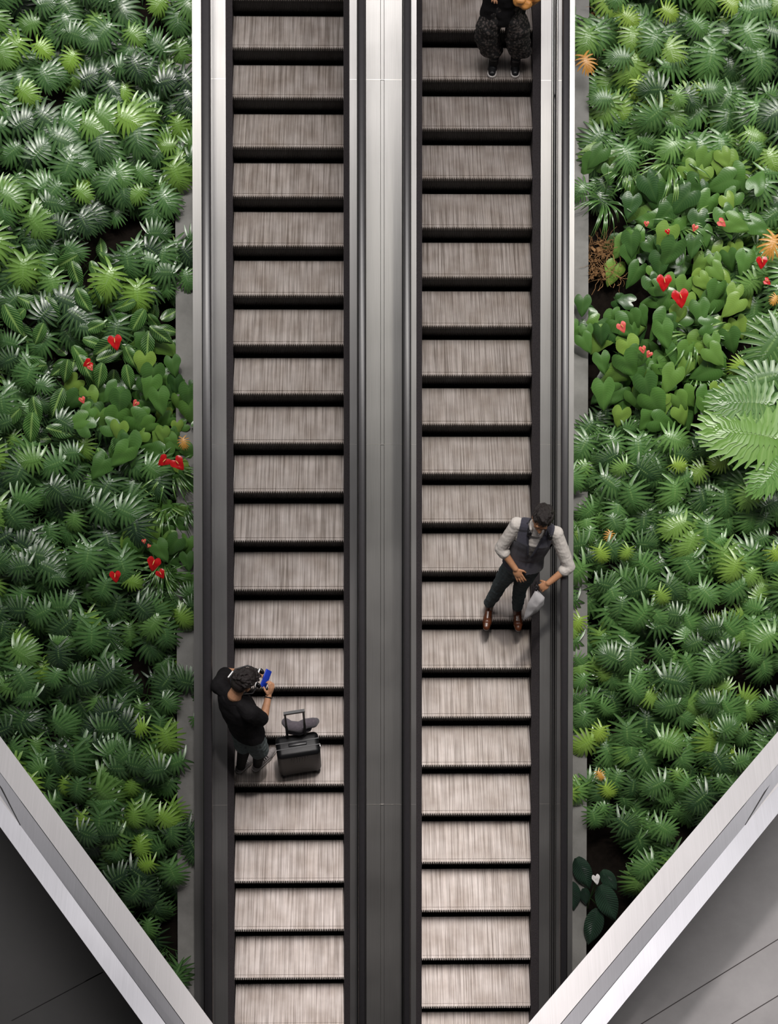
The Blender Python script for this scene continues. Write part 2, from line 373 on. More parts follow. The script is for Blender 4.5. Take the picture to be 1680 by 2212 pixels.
# ------------------------------------------------------------------ upper walkway with V shaped parapet
ZC = 3.2
apex = None
def line_pt(a, b, t): return a + (b - a) * t
LA, LB = atz(0, 1590, ZC), atz(460, 2212, ZC); LC, LD = atz(0, 1786, ZC), atz(309, 2212, ZC)
RA, RB = atz(1680, 1580, ZC), atz(1140, 2212, ZC); RC, RD = atz(1680, 1757, ZC), atz(1310, 2212, ZC)
def isect(a, b, c, d):
    r, s = b - a, d - c; k = r.x * s.y - r.y * s.x
    t = ((c.x - a.x) * s.y - (c.y - a.y) * s.x) / k; return a + r * t
apO, apI = isect(LA, LB, RA, RB), isect(LC, LD, RC, RD)

M_fl_l = mat('shaded_dark_stone_tile', (0.014, 0.0115, 0.011), 0.5, 0, 0.5, 0.45, 2.5, None, 0.15)  # dark stone, with the left floor's shade put into its base colour
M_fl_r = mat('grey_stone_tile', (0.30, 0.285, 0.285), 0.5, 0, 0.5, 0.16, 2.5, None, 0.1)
def tile_lines(m, joints):
    pass
def unit2(v): return v.normalized()
def parapet(A, B, Cc, D, ap, api, label, kx, far, e1, e2):
    """A-B outer edge, C-D walkway edge; both run on to the apex"""
    root = empty('railing_parapet', ((B.x + D.x) / 2, (B.y + D.y) / 2, 2.2)); tag(root, label, 'parapet', 'steel clad parapets round the opening')
    inv = Matrix.Translation(-root.location)
    do = (A - B).normalized(); di = (Cc - D).normalized()
    O0, I0 = ap.copy(), api.copy(); O1, I1 = A + do * far, Cc + di * far
    def P(f, t, z):                       # f across (0 outer..1 inner), t along
        return (O0.lerp(I0, f)).lerp(O1.lerp(I1, f), t) + Vector((0, 0, z - ZC))
    def strip(name, pts, m, th=.012):
        mb = MB(); n = len(pts)
        for p in pts: mb.v.append(p)
        for p in pts: mb.v.append(p - Vector((0, 0, th)))
        mb.face(range(n)); mb.face([n + i for i in reversed(range(n))])
        for i in range(n):
            j = (i + 1) % n; mb.face((i, i + n, j + n, j))
        o = mb.build(name, m, root); o.matrix_parent_inverse = inv
        bm = bmesh.new(); bm.from_mesh(o.data); bmesh.ops.recalc_face_normals(bm, faces=bm.faces[:]); bm.to_mesh(o.data); bm.free(); return o
    dz = -.010
    f1, f2 = .405, .665
    strip('coping', [P(0, 0, ZC), P(0, 1, ZC), P(f1, 1, ZC), P(f1, 0, ZC)], M_cope, .05)
    K = atz(*kx, ZC + dz)
    a, b = O0.lerp(I0, f2), O1.lerp(I1, f2)
    tk = (K - a).dot(b - a) / (b - a).length_squared
    E1, E2 = atz(*e1, ZC + dz), atz(*e2, ZC + dz)
    q1 = K + (E1 - K) * 4.0; q2 = K + (E2 - K) * 4.0
    z = Vector((0, 0, .0))
    g = .011
    strip('trough_panel', [P(f1 + g, 0, ZC - .003), P(f1 + g, tk, ZC - .003), K, P(f2 - g, 0, ZC + dz)], M_trough)
    strip('trough_panel', [P(f1 + g, tk, ZC - .003), P(f1 + g, min(1, tk + .55), ZC - .003), q1, K], M_trough)
    strip('trough_panel', [P(f2 + g, 0, ZC + dz), K, P(1, tk, ZC), P(1, 0, ZC)], M_trough)
    strip('trough_panel', [K, q2, P(1, min(1, tk + .55), ZC), P(1, tk, ZC)], M_trough)
    strip('trough_infill', [K + Vector((0, 0, -.001)), q1 + Vector((0, 0, -.001)), q2], M_cope, .004)
    mb = MB(); dd = unit2(E1 - K); s_ = Vector((-dd.y, dd.x, 0)) * .006; up = Vector((0, 0, .0035)); e_ = K + dd * 1.2
    mb.v = [K - s_ * .4, e_ - s_ * 2, e_ + s_ * 2, K + s_ * .4]; mb.v += [v + up for v in mb.v]
    for f in ((4, 5, 6, 7), (0, 1, 5, 4), (1, 2, 6, 5), (2, 3, 7, 6), (3, 0, 4, 7)): mb.face(f)
    o = mb.build('open_joint', M_black, root); o.matrix_parent_inverse = inv
    body = [P(.06, 0, ZC - .052), P(.06, 1, ZC - .052), P(.94, 1, ZC - .052), P(.94, 0, ZC - .052)]
    strip('parapet_wall', body, M_black, 1.0)
    return root
parapet(LA, LB, LC, LD, apO, apI, 'broad steel clad parapet cutting across the lower left corner', (44, 1783), 2.2, (0, 1697), (0, 1726))
parapet(RA, RB, RC, RD, apO, apI, 'broad steel clad parapet cutting across the lower right corner', (1609, 1782), 2.2, (1680, 1663), (1680, 1698))
def floor_part(name, pts, m, kind='structure'):
    mb = MB(); n = len(pts); zt, zb = 2.2, 1.8
    for z in (zt, zb):
        for p in pts: mb.v.append(Vector((p[0], p[1], z)))
    mb.face(range(n)); mb.face([n + i for i in reversed(range(n))])
    for i in range(n):
        j = (i + 1) % n; mb.face((i, i + n, j + n, j))
    o = mb.build(name, m); tag(o, kind=kind)
    bm = bmesh.new(); bm.from_mesh(o.data); bmesh.ops.recalc_face_normals(bm, faces=bm.faces[:]); bm.to_mesh(o.data); bm.free(); return o
lo = LA + (LA - LB).normalized() * 2.2; ro = RA + (RA - RB).normalized() * 2.2
dl = Vector((-.02, -.03, 0)); dr = Vector((.02, -.03, 0))
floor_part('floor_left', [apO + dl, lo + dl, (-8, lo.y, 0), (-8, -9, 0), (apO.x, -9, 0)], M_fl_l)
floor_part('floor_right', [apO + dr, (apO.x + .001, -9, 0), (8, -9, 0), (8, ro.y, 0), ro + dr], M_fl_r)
M_joint = mat('tile_joint', (0.05, 0.04, 0.04), 0.8)
M_joint2 = mat('tile_joint_dark', (0.012, 0.01, 0.01), 0.8)
def joint(p, q, m, ext=0.0, wdt=.006):
    a, b = atz(*p, 2.2), atz(*q, 2.2); d = (b - a).normalized(); a, b = a - d * ext, b + d * ext
    s = Vector((-d.y, d.x, 0)) * wdt / 2; mb = MB()
    mb.v = [a - s, b - s, b + s, a + s] + [v + Vector((0, 0, .0015)) for v in (a - s, b - s, b + s, a + s)]
    for f in ((4, 5, 6, 7), (0, 1, 5, 4), (1, 2, 6, 5), (2, 3, 7, 6), (3, 0, 4, 7)): mb.face(f)
    o = mb.build('trim_joint', m); tag(o, kind='structure')
joint((1388, 2210), (1680, 2029), M_joint, 1.0); joint((1583, 2210), (1680, 2151), M_joint, 1.0)
joint((25, 2205), (222, 2100), M_joint2, 0.0); joint((185, 2119), (222, 2100), M_joint2, 0.0)

# lower floor far below, and a dark hall wall beyond the escalators' head
mb = MB(); mb.box(-14, 14, -14, 16, -5.3, -5.1); tag(mb.build('floor', mat('lower_floor_stone', (0.10, 0.095, 0.09), 0.4, 0, 0.5, 0.2, 3)), kind='structure')

# ------------------------------------------------------------------ leaves
def frame(tip, nrm):
    y = Vector(tip).normalized(); z = Vector(nrm); z = (z - y * z.dot(y)).normalized(); x = y.cross(z)
    return Matrix((x, y, z)).transposed()
def split_leaf(mb, pos, R, L, rnd, tint, n=9, droop=0.9, flen=1.0, fw=1.0, wavy=0.0):
    """deeply fingered blade; y = tip direction"""
    fingers = []
    for i in range(n):
        t = 0.02 + 0.80 * (i / (n - 1)) ** 0.95
        ang = math.radians(140 - 116 * (i / (n - 1)) ** 0.8)
        ln = L * (0.44 + 0.20 * math.sin(PI * (i + 0.8) / (n + 0.6))) * rnd.uniform(.95, 1.10) * flen
        for s in (-1, 1): fingers.append((t, ang * s, ln, s))
    fingers.append((0.80, 0.0, L * 0.34, 0))
    w0 = L * 0.057 * fw
    if fw > .9: blade_core(mb, pos, R, L, tint, droop, .125)
    zoff = 0.0
    for t, ang, ln, s in fingers:
        ang += rnd.uniform(-.05, .05)
        base = Vector((0, t * L * 0.72, 0)); rows = 6
        wv = [0.9, 1.15, 0.98, 0.92, 0.66, 0.24]
        b = len(mb.v); curl = rnd.uniform(-.15, .15); bend = 0.60 * (1 if s >= 0 else -1) * (0 if s == 0 else 1)
        p = base.copy(); a = ang; zoff += 0.00025
        for r in range(rows):
            q = r / (rows - 1)
            hw = w0 * (wv[r] + (wavy * (.35 if r % 2 else -.25) if 0 < r < 5 else 0)) * (0.95 if abs(ang) > 1.8 else 1.0)
            d = Vector((math.sin(a), math.cos(a), 0)); sd = Vector((d.y, -d.x, 0))
            rad = math.hypot(p.x, (p.y - 0.35 * L)) / L
            z = -droop * L * 0.75 * rad ** 2.2 + L * 0.06 + zoff + curl * L * .08 * q
            for k in (-1, 0, 1):
                mb.v.append(pos + R @ (p + sd * hw * k + Vector((0, 0, z - (0.28 * hw if k == 0 else 0)))))
            p = p + d * (ln / (rows - 1)); a -= bend / rows * (1 if ang > 0 else 1)
        for r in range(rows - 1):
            for k in (0, 1):
                i0 = b + r * 3 + k
                u0, u1 = k * .5, (k + 1) * .5; v0, v1 = r / (rows - 1), (r + 1) / (rows - 1)
                mb.face((i0, i0 + 1, i0 + 4, i0 + 3), [(u0, v0), (u1, v0), (u1, v1), (u0, v1)], tint)
BC = True
def blade_core(mb, pos, R, L, tint, droop, wd):
    b = len(mb.v); nt = 9
    for j in range(nt + 1):
        t = j / nt; y = L * (-.06 + .86 * t); hw = L * wd * math.sin(PI * (.10 + .88 * t)) ** .75
        for i in range(5):
            s = -1 + i / 2; x = s * hw; yy = y - abs(s) * L * .06 * (1 - t)
            rad = math.hypot(x, yy - .35 * L) / L
            mb.v.append(pos + R @ Vector((x, yy, -droop * L * .75 * rad ** 2.2 + L * .075 - abs(s) * L * .012 - (L * .012 if i == 2 else 0))))
    for j in range(nt):
        for i in range(4):
            a = b + j * 5 + i; u0, u1, v0, v1 = i / 4, (i + 1) / 4, j / nt, (j + 1) / nt
            mb.face((a, a + 1, a + 6, a + 5), [(u0, v0), (u1, v0), (u1, v1), (u0, v1)], tint)
def plate_leaf(mb, pos, R, L, Wd, tint, kind='heart', rnd=random, fold=0.15, droop=0.5):
    nx, nt = 8, 12; b = len(mb.v); tw = rnd.uniform(-.25, .25)
    for j in range(nt + 1):
        t = j / nt
        if kind == 'heart': hw = Wd * (max(0.0, math.cos(PI / 2 * t ** 1.25)) ** 0.85) * (0.90 + 0.25 * math.sin(PI * min(1, t * 2.2)))
        elif kind == 'oval': hw = Wd * max(0.0, math.sin(PI * (0.04 + 0.96 * t) ** 0.85)) ** 0.8
        else: hw = Wd * (0.35 + 0.65 * math.sin(PI * min(1, .15 + t * .85)))
        for i in range(nx + 1):
            s = -1 + 2 * i / nx; y = L * t
            if kind == 'heart': y -= L * 0.24 * (1 - t) ** 2.5 * math.sin(PI * min(1, abs(s) * 0.78))
            x = s * hw
            z = fold * abs(x) - droop * L * (t ** 2) * 0.55 - abs(s) ** 3 * hw * 0.25 + tw * x * t + 0.02 * L * math.sin(9 * t + 3 * s)
            mb.v.append(pos + R @ Vector((x, y, z)))
    for j in range(nt):
        for i in range(nx):
            a = b + j * (nx + 1) + i
            u0, u1, v0, v1 = i / nx, (i + 1) / nx, j / nt, (j + 1) / nt
            mb.face((a, a + 1, a + nx + 2, a + nx + 1), [(u0, v0), (u1, v0), (u1, v1), (u0, v1)], tint)
def strap(mb, pts, wd, tint):
    b = len(mb.v); m = len(pts)
    for i, p in enumerate(pts):
        d = (pts[min(i + 1, m - 1)] - pts[max(i - 1, 0)]).normalized(); s = d.cross(Vector((0, 0, 1))).normalized()
        h = wd * (0.15 + 0.85 * math.sin(PI * min(1, .25 + i / (m - 1) * .75)) ** .7)
        for k in (-1, 0, 1): mb.v.append(p + s * h * k - Vector((0, 0, .3 * h if k == 0 else 0)))
    for i in range(m - 1):
        for k in (0, 1):
            a = b + i * 3 + k; u0, u1, v0, v1 = k * .5, k * .5 + .5, i / (m - 1), (i + 1) / (m - 1)
            mb.face((a, a + 1, a + 4, a + 3), [(u0, v0), (u1, v0), (u1, v1), (u0, v1)], tint)
def petiole(mb, a, c, r=.0035):
    mid = (a + c) / 2 + Vector((0, 0, .05)); pts = []
    for i in range(6):
        t = i / 5; pts.append(a * (1 - t) ** 2 + mid * 2 * t * (1 - t) + c * t * t)
    mb.tube(pts, [r * 1.3] * 3 + [r] * 3, 5, False)

# plant builders: local z = bed normal, local -y = downhill
def leaf_pose(rnd, j, n, spread, hmin, hmax, rmin=.05, rmax=.24):
    a = math.radians(-90 + (j / max(1, n - 1) - .5) * spread + rnd.uniform(-18, 18))
    r = rnd.uniform(rmin, rmax)
    if rnd.random() < .28: a += PI * rnd.uniform(.6, 1.4)
    pos = Vector((math.cos(a) * r, math.sin(a) * r, rnd.uniform(hmin, hmax)))
    ta = math.radians(-90 + rnd.gauss(0, 38)) * .62 + a * .38 if a < 0 else math.radians(-90 + rnd.gauss(0, 60))
    pitch = rnd.uniform(.05, .55)
    tip = Vector((math.cos(ta), math.sin(ta), -pitch * .6)); nrm = Vector((rnd.uniform(-.3, .3), -rnd.uniform(0, .35), 1))
    return pos, frame(tip, nrm)
def tint_of(rnd, young=.08):
    x = rnd.random()
    return rnd.uniform(.78, 1.0) if x < young else rnd.uniform(.10, .70)
def philodendron_meshes(seed, n=8, young=.09, size=1.0):
    rnd = random.Random(seed); f, st = MB(), MB()
    for j in range(n):
        pos, R = leaf_pose(rnd, j, n, 250, .13, .47)
        L = rnd.uniform(.20, .31) * size; ti = tint_of(rnd, young)
        if ti > .8: L *= .75; pos.z += .05
        split_leaf(f, pos, R, L, rnd, ti, 9)
        petiole(st, Vector((rnd.uniform(-.03, .03), rnd.uniform(-.03, .03), 0)), pos)
    for j in range(2):                       # low, hidden leaves, the shade of the gaps put into their dark tint
        a = rnd.uniform(0, 2 * PI); pos = Vector((math.cos(a) * .2, math.sin(a) * .2, rnd.uniform(.06, .16)))
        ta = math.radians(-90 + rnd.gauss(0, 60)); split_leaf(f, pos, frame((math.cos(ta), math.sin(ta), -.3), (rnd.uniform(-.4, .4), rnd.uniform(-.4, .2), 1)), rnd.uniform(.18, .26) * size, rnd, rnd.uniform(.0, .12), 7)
        petiole(st, Vector((0, 0, 0)), pos)
    return f.mesh('foliage'), st.mesh('stems')
def heart_meshes(seed, n=9, kind='heart', size=1.0, wr=.41):
    rnd = random.Random(seed); f, st = MB(), MB()
    for j in range(n):
        pos, R = leaf_pose(rnd, j, n, 280, .20, .48, .04, .26)
        L = rnd.uniform(.17, .27) * size
        plate_leaf(f, pos, R, L, L * wr * rnd.uniform(.85, 1.1), tint_of(rnd, .08), kind, rnd)
        petiole(st, Vector((0, 0, 0)), pos)
    for j in range(4):  # low leaves again, shade put into darker tints
        a = rnd.uniform(0, 2 * PI); pos = Vector((math.cos(a) * .18, math.sin(a) * .18, rnd.uniform(.08, .18)))
        ta = rnd.uniform(0, 2 * PI); L = .2 * size
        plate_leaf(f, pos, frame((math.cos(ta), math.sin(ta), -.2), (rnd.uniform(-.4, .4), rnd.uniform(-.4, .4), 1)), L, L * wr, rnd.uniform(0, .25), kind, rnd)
    return f.mesh('foliage'), st.mesh('stems')
def grass_meshes(seed, n=26, size=1.0):
    rnd = random.Random(seed); f, st = MB(), MB()
    for j in range(n):
        a = math.radians(-90 + rnd.gauss(0, 75)); L = rnd.uniform(.28, .52) * size; pts = []
        for i in range(9):
            t = i / 8; r = L * t * .85
            pts.append(Vector((math.cos(a) * r, math.sin(a) * r - .06 * t * t, .12 + .42 * math.sin(t * 2.2) * size * rnd.uniform(.97, 1.03) - .12 * t)))
        strap(f, pts, .0085, tint_of(rnd, .15))
    st.tube([Vector((0, 0, 0)), Vector((0, 0, .14))], .02, 6)
    return f.mesh('foliage'), st.mesh('stems')
PH_L = [philodendron_meshes(100 + i, 7, .06) for i in range(9)]
PH_R = [philodendron_meshes(200 + i, 8, .08) for i in range(9)]
HT = [heart_meshes(300 + i) for i in range(6)]
ZB = [heart_meshes(400 + i, 5, 'oval', 1.15, .26) for i in range(3)]
GR = [grass_meshes(500 + i) for i in range(3)]
for ms, m in ((PH_L, M_phil), (PH_R, M_phil_r), (HT, M_heart), (ZB, M_zebra), (GR, M_grass)):
    for f, s in ms:
        f.materials.append(m); s.materials.append(M_stem)
        for me in (f,):
            for p in me.polygons: p.use_smooth = True
ROT30 = Matrix.Rotation(PI / 6, 4, 'X')
PLANTS = []
def plant(name, meshes, base, yaw=0, sc=1.0, cat='plant', group=None, kindtxt='', mirror=False):
    r = empty(name, base); M = ROT30 @ Matrix.Rotation(yaw, 4, 'Z')
    r.rotation_euler = M.to_euler(); r.scale = (sc * (-1 if mirror else 1), sc, sc)
    f = bpy.data.objects.new('foliage', meshes[0]); C.objects.link(f); f.parent = r
    s = bpy.data.objects.new('stems', meshes[1]); C.objects.link(s); s.parent = r
    x, y = pix(Vector(base) + NRM * .35)
    PLANTS.append([r, kindtxt, x, y, cat])
    return r
rnd = random.Random(7)
def hidden(x, y):
    if x < 840: return y > 1590 + x * 622 / 460 + 40
    return y > 1580 + (1680 - x) * 632 / 540 + 40
def zone(x, y):
    """which plant grows at this spot of the beds, as pixel neighbourhoods of the photograph"""
    if x > 840:
        if 1250 < x < 1590 and 440 < y < 900: return 'heart' if rnd.random() < .93 else 'phil'
        if 1300 < x < 1560 and 330 < y <= 440: return 'heart' if rnd.random() < .5 else 'grass'
        if x <= 1330 and 260 < y <= 440: return 'heart' if rnd.random() < .5 else 'phil'
        return 'phil'
    if 200 < x < 420 and 760 < y < 960: return 'heart'
    if 300 < x < 420 and 960 <= y < 1320: return 'heart' if rnd.random() < .6 else 'grass'
    if 20 < x < 330 and 560 < y < 930: return 'zebra' if rnd.random() < .35 else 'phil'
    return 'phil'
def skip_bare(x, y):
    if 375 < x and 690 < y < 775 and x < 840: return True
    if 1230 < x < 1340 and (40 < y < 115 or 520 < y < 630): return True
    if 840 < x < 1292 and (70 < y < 245 or 440 < y < 660 or 690 < y < 860) and rnd.random() < .8: return True
    if 360 < x < 840 and y > 1560 and rnd.random() < .2: return True
    if x > 1330 and x < 1480 and y > 1900: return True
    if 1230 < x < 1345 and y > 1800: return True
    if 370 < x < 420 and 1580 < y < 1900 and rnd.random() < .4: return True
    return False
step = .355
for side in (-1, 1):
    iu = 0; u = -5.0
    while u < 5.75:
        for k in range(6):
            off = .5 if iu % 2 else 0
            xx = (-2.0 - (k + off) * .37) if side < 0 else (1.91 + (k + off) * .37)
            xx += rnd.uniform(-.07, .07); uu = u + rnd.uniform(-.09, .09)
            base = W(xx, uu, -.28); x, y = pix(base + NRM * .35)
            if x < -75 or x > 1755 or y < -70 or hidden(x, y) or skip_bare(x, y) or rnd.random() < .05: continue
            z = zone(x, y); yaw = rnd.uniform(-.5, .5); sc = rnd.uniform(.86, 1.12); mi = rnd.random() < .5
            if z == 'phil': plant('split_leaf_philodendron', rnd.choice(PH_L if side < 0 else PH_R), base, yaw, sc * (.96 if side > 0 else 1), kindtxt='split-leaf philodendron', mirror=mi)
            elif z == 'heart': plant('heart_leaf_anthurium', rnd.choice(HT), base, yaw, sc, kindtxt='heart-leaved anthurium', mirror=mi)
            elif z == 'zebra': plant('zebra_veined_plant', rnd.choice(ZB), base, yaw, sc, kindtxt='pale-veined zebra plant', mirror=mi)
            elif z == 'grass': plant('spider_plant', rnd.choice(GR), base, yaw, sc * .8, kindtxt='spider plant with narrow strap leaves', mirror=mi)
        u += step; iu += 1
for side in (-1, 1):                       # small plants leaning over the ledge beside the steel
    u = -4.9
    while u < 5.6:
        base = W((-1.985 if side < 0 else 1.885) + rnd.uniform(-.03, .03), u, -.28); x, y = pix(base + NRM * .35); u += rnd.uniform(.30, .42)
        if hidden(x, y) or y < -60 or (side < 0 and (640 < y < 830 or y > 1640)) or (side > 0 and not (900 < y < 1560 or 250 < y < 400)) or (side < 0 and rnd.random() < .2): continue
        if side < 0 and 830 < y < 1300: plant('heart_leaf_anthurium', rnd.choice(HT), base, rnd.uniform(-.5, .5), .72, kindtxt='heart-leaved anthurium')
        else: plant('split_leaf_philodendron', rnd.choice(PH_L if side < 0 else PH_R), base, rnd.uniform(-.5, .5), rnd.uniform(.68, .8), kindtxt='split-leaf philodendron')
for i, (px, py, sc) in enumerate(((175, 590, 1.0), (300, 700, .95), (100, 680, 1.0), (100, 830, 1.0), (175, 805, .95), (30, 1215, .9), (215, 945, .8))):
    plant('zebra_veined_plant', ZB[i % 3], atw(px, py - 20, .15) - NRM * .40, rnd.uniform(-.7, .7), sc, kindtxt='pale-veined zebra plant')
for i, (px, py, sc) in enumerate(((1455, 345, 1.0), (1500, 720, .95), (345, 1215, .75), (390, 1090, .7), (1475, 480, .9), (1520, 800, .7))):
    plant('spider_plant', GR[i % 3], atw(px, py, .08) - NRM * .36, rnd.uniform(-.6, .6), sc, kindtxt='spider plant with narrow strap leaves')
for _ in (0,):
    lily = empty('peace_lily', atw(1275, 1940, -.26)); tag(lily, 'dark ribbed peace lily with one white flower beside the right escalator, near the parapet', 'plant')
    mb = MB(); st = MB(); rl = random.Random(4)
    for (bx, by, tx, ty, wd_) in ((1246, 1852, 1274, 1922, .088), (1234, 1905, 1240, 1968, .080), (1296, 1912, 1330, 1990, .105), (1292, 1962, 1272, 2042, .092), (1262, 1918, 1266, 1956, .05), (1300, 1880, 1332, 1925, .07)):
        w0_ = rl.uniform(.02, .12); q = atw(bx, by, w0_); tp = atw(tx, ty, w0_ - .03); d_ = tp - q
        plate_leaf(mb, q, frame(d_, NRM), d_.length * 1.05, wd_, rl.uniform(.2, .7), 'oval', rl, .12, .25); petiole(st, lily.location.copy(), q)
    o = mb.build('foliage', M_lily, lily, True); o.matrix_parent_inverse = Matrix.Translation(-lily.location)
    o = st.build('stems', M_stem, lily); o.matrix_parent_inverse = Matrix.Translation(-lily.location)
    mb = MB(); p0 = atw(1268, 1962, -.1); p1 = atw(1286, 1900, .25); mb.tube([p0, (p0 + p1) / 2, p1], .004, 6)
    o = mb.build('flower_stem', M_stem, lily); o.matrix_parent_inverse = Matrix.Translation(-lily.location)
    mb = MB(); plate_leaf(mb, p1 - NRM * .0 + UDIR * .03, frame((.2, -.8, -.4), NRM), .085, .035, .5, 'heart', rnd, .3, .3)
    o2 = mb.build('flower', M_white, lily, True); o2.matrix_parent_inverse = o.matrix_parent_inverse.copy()

# giant tree philodendron leaf spreading over the right bed
gr_ = empty('tree_philodendron', atw(1640, 900, -.28)); tag(gr_, 'huge light green lobed philodendron leaf spreading from the right border', 'plant')
inv = Matrix.Translation(-gr_.location)
rg = random.Random(3); mb = MB(); st = MB()
for (px, py, tx, ty, L, n, ti) in ((1690, 948, -1, .16, .92, 15, .70), (1660, 872, -1, .05, .66, 12, .40), (1705, 985, -.75, -.75, .60, 12, .62), (1680, 720, -.6, -.9, .45, 9, .22), (1672, 810, -.8, -.2, .42, 9, .25)):
    q = atw(px, py, .42 if L > .5 else .2)
    R = frame(Vector((tx, 0, 0)) + UDIR * ty - NRM * .12, NRM + Vector((rg.uniform(-.15, .15), 0, 0)))
    split_leaf(mb, q, R, L, rg, ti, n, .35 if n > 10 else .6, .62 if n > 10 else 1, .72 if n > 10 else 1, .8 if n > 10 else 0); petiole(st, gr_.location.copy(), q, .008)
o = mb.build('foliage', M_tree, gr_, True); o.matrix_parent_inverse = inv
o = st.build('stems', M_stem, gr_); o.matrix_parent_inverse = inv
# withered orange leaves, each its own fallen or hanging leaf
for (px, py, L, tx, ty, w, lab) in ((1262, 122, .17, .35, -1, .24, 'withered orange split leaf hanging by the steel deck, upper right bed'),
                                 (1672, 512, .20, -.3, -1, .3, 'yellowed orange split leaf at the right border above the red flowers'),
                                 (1318, 1150, .10, -.2, -1, .1, 'small curled orange leaf beside the vest-wearing man\'s elbow'),
                                 (1292, 1668, .09, .5, -.8, .1, 'small orange leaf low in the right bed beside the deck'),
                                 (395, 948, .10, .2, -1, .12, 'small yellow-orange leaf above the paired red flowers on the left'),
                                 (1676, 640, .09, -.4, -.8, .2, 'small ragged orange leaf at the far right border')):
    mb = MB(); q = atw(px, py, w); split_leaf(mb, q, frame(Vector((tx, 0, 0)) + UDIR * ty, NRM), L, rg, rg.uniform(.2, .7), 7, .8)
    o = mb.build('withered_leaf', M_orange, None, True); tag(o, lab, 'leaf')
# bare patches of dry roots
for (x0, y0, x1, y1, lab) in ((1275, 30, 1330, 100, 'tangle of dry brown roots in the upper right bed near the woman'), (1275, 520, 1335, 605, 'tangle of straw-coloured roots in the right bed beside the steel strip')):
    mb = MB(); rr = random.Random(int(x0 + y0))
    for i in range(150):
        q = atw(rr.uniform(x0, x1), rr.uniform(y0, y1), rr.uniform(-.24, -.05)); pts = [q.copy()]; d = Vector((rr.uniform(-1, 1), rr.uniform(-1, 1), rr.uniform(-.5, .8))).normalized()
        for k in range(5):
            d = (d + Vector((rr.uniform(-.6, .6), rr.uniform(-.6, .6), rr.uniform(-.5, .4)))).normalized(); pts.append(pts[-1] + d * .035)
        mb.tube(pts, rr.uniform(.0015, .004), 4, False)
    for i in range(26):
        q = atw(rr.uniform(x0, x1), rr.uniform(y0, y1), rr.uniform(-.24, -.1)); s = rr.uniform(.012, .03); bx = Matrix.Translation(q) @ Matrix.Rotation(rr.uniform(0, 3), 4, 'Z') @ Matrix.Rotation(rr.uniform(0, 3), 4, 'X')
        mb.box(-s, s, -s * .7, s * .7, -s * .4, s * .4, bx)
    tag(mb.build('dry_roots', M_dry), lab, 'roots', kind='stuff')

# red anthurium flowers: every one belongs to the nearest heart-leaved plant
FL = [(249, 741, .105, 0, 10, 'r'), (188, 786, .07, 0, -60, 'r'), (196, 795, .045, 0, 30, 'p'), (178, 865, .05, 0, 20, 'p'), (292, 872, .05, 0, -40, 'p'),
      (352, 997, .09, 0, -50, 'r'), (386, 1003, .105, 0, 40, 'r'), (331, 1220, .105, 0, -15, 'r'), (348, 1241, .07, 0, 30, 'r'), (249, 1247, .085, 0, 5, 'r'),
      (311, 1170, .035, 0, 10, 'p'), (321, 1180, .03, 0, -30, 'p'),
      (1434, 612, .115, 0, 0, 'r'), (1470, 646, .13, 0, 12, 'r'), (1645, 568, .085, 0, 0, 'r'), (1658, 609, .06, 0, 60, 'r'), (1344, 708, .08, 0, 30, 'p'),
      (1388, 756, .055, 0, 15, 'p'), (1401, 766, .05, 0, -30, 'p'), (1560, 482, .07, 0, 60, 'p'), (1500, 493, .05, 0, -20, 'p'), (1396, 484, .04, 0, 0, 'p'), (1442, 501, .04, 0, 20, 'r')]
for (px, py, L, _, rot, kind) in FL:
    q = atw(px, py, .30); best = None
    for P in PLANTS:
        if 'anthurium' in P[1] or px < 300:
            if 'anthurium' not in P[1]: continue
            d = (P[0].location - (q - NRM * .6)).length
            if best is None or d < best[0]: best = (d, P)
    host = best[1][0]; host['red'] = host.get('red', 0) + 1
    bpy.context.view_layer.update()
    inv = (Matrix.Translation(host.location) @ host.rotation_euler.to_matrix().to_4x4() @ Matrix.Diagonal((*host.scale, 1))).inverted()
    a = math.radians(-90 + rot); tip = Vector((math.cos(a), 0, 0)) + UDIR * math.sin(a)
    R = frame(tip, NRM + UDIR * rg.uniform(-.2, .35))
    mb = MB(); c0 = q - R @ Vector((0, L * .45, 0)); plate_leaf(mb, c0, R, L * 1.1, L * .56, .5, 'heart', rg, .35, .5)
    o = mb.build('flower', M_red if kind == 'r' else M_pink, host, True); o.matrix_parent_inverse = inv
    mb = MB(); s0 = c0 + R @ Vector((0, .005, .004)); mb.tube([s0, s0 + R @ Vector((0, L * .2, L * .18)), s0 + R @ Vector((0, L * .4, L * .36))], [.0045, .005, .002], 6)
    sp = mb.build('spadix', M_spadix, None, True); sp.parent = o
    mb = MB(); petiole(mb, host.location.copy(), c0, .003); o3 = mb.build('flower_stalk', M_stem, host); o3.matrix_parent_inverse = inv

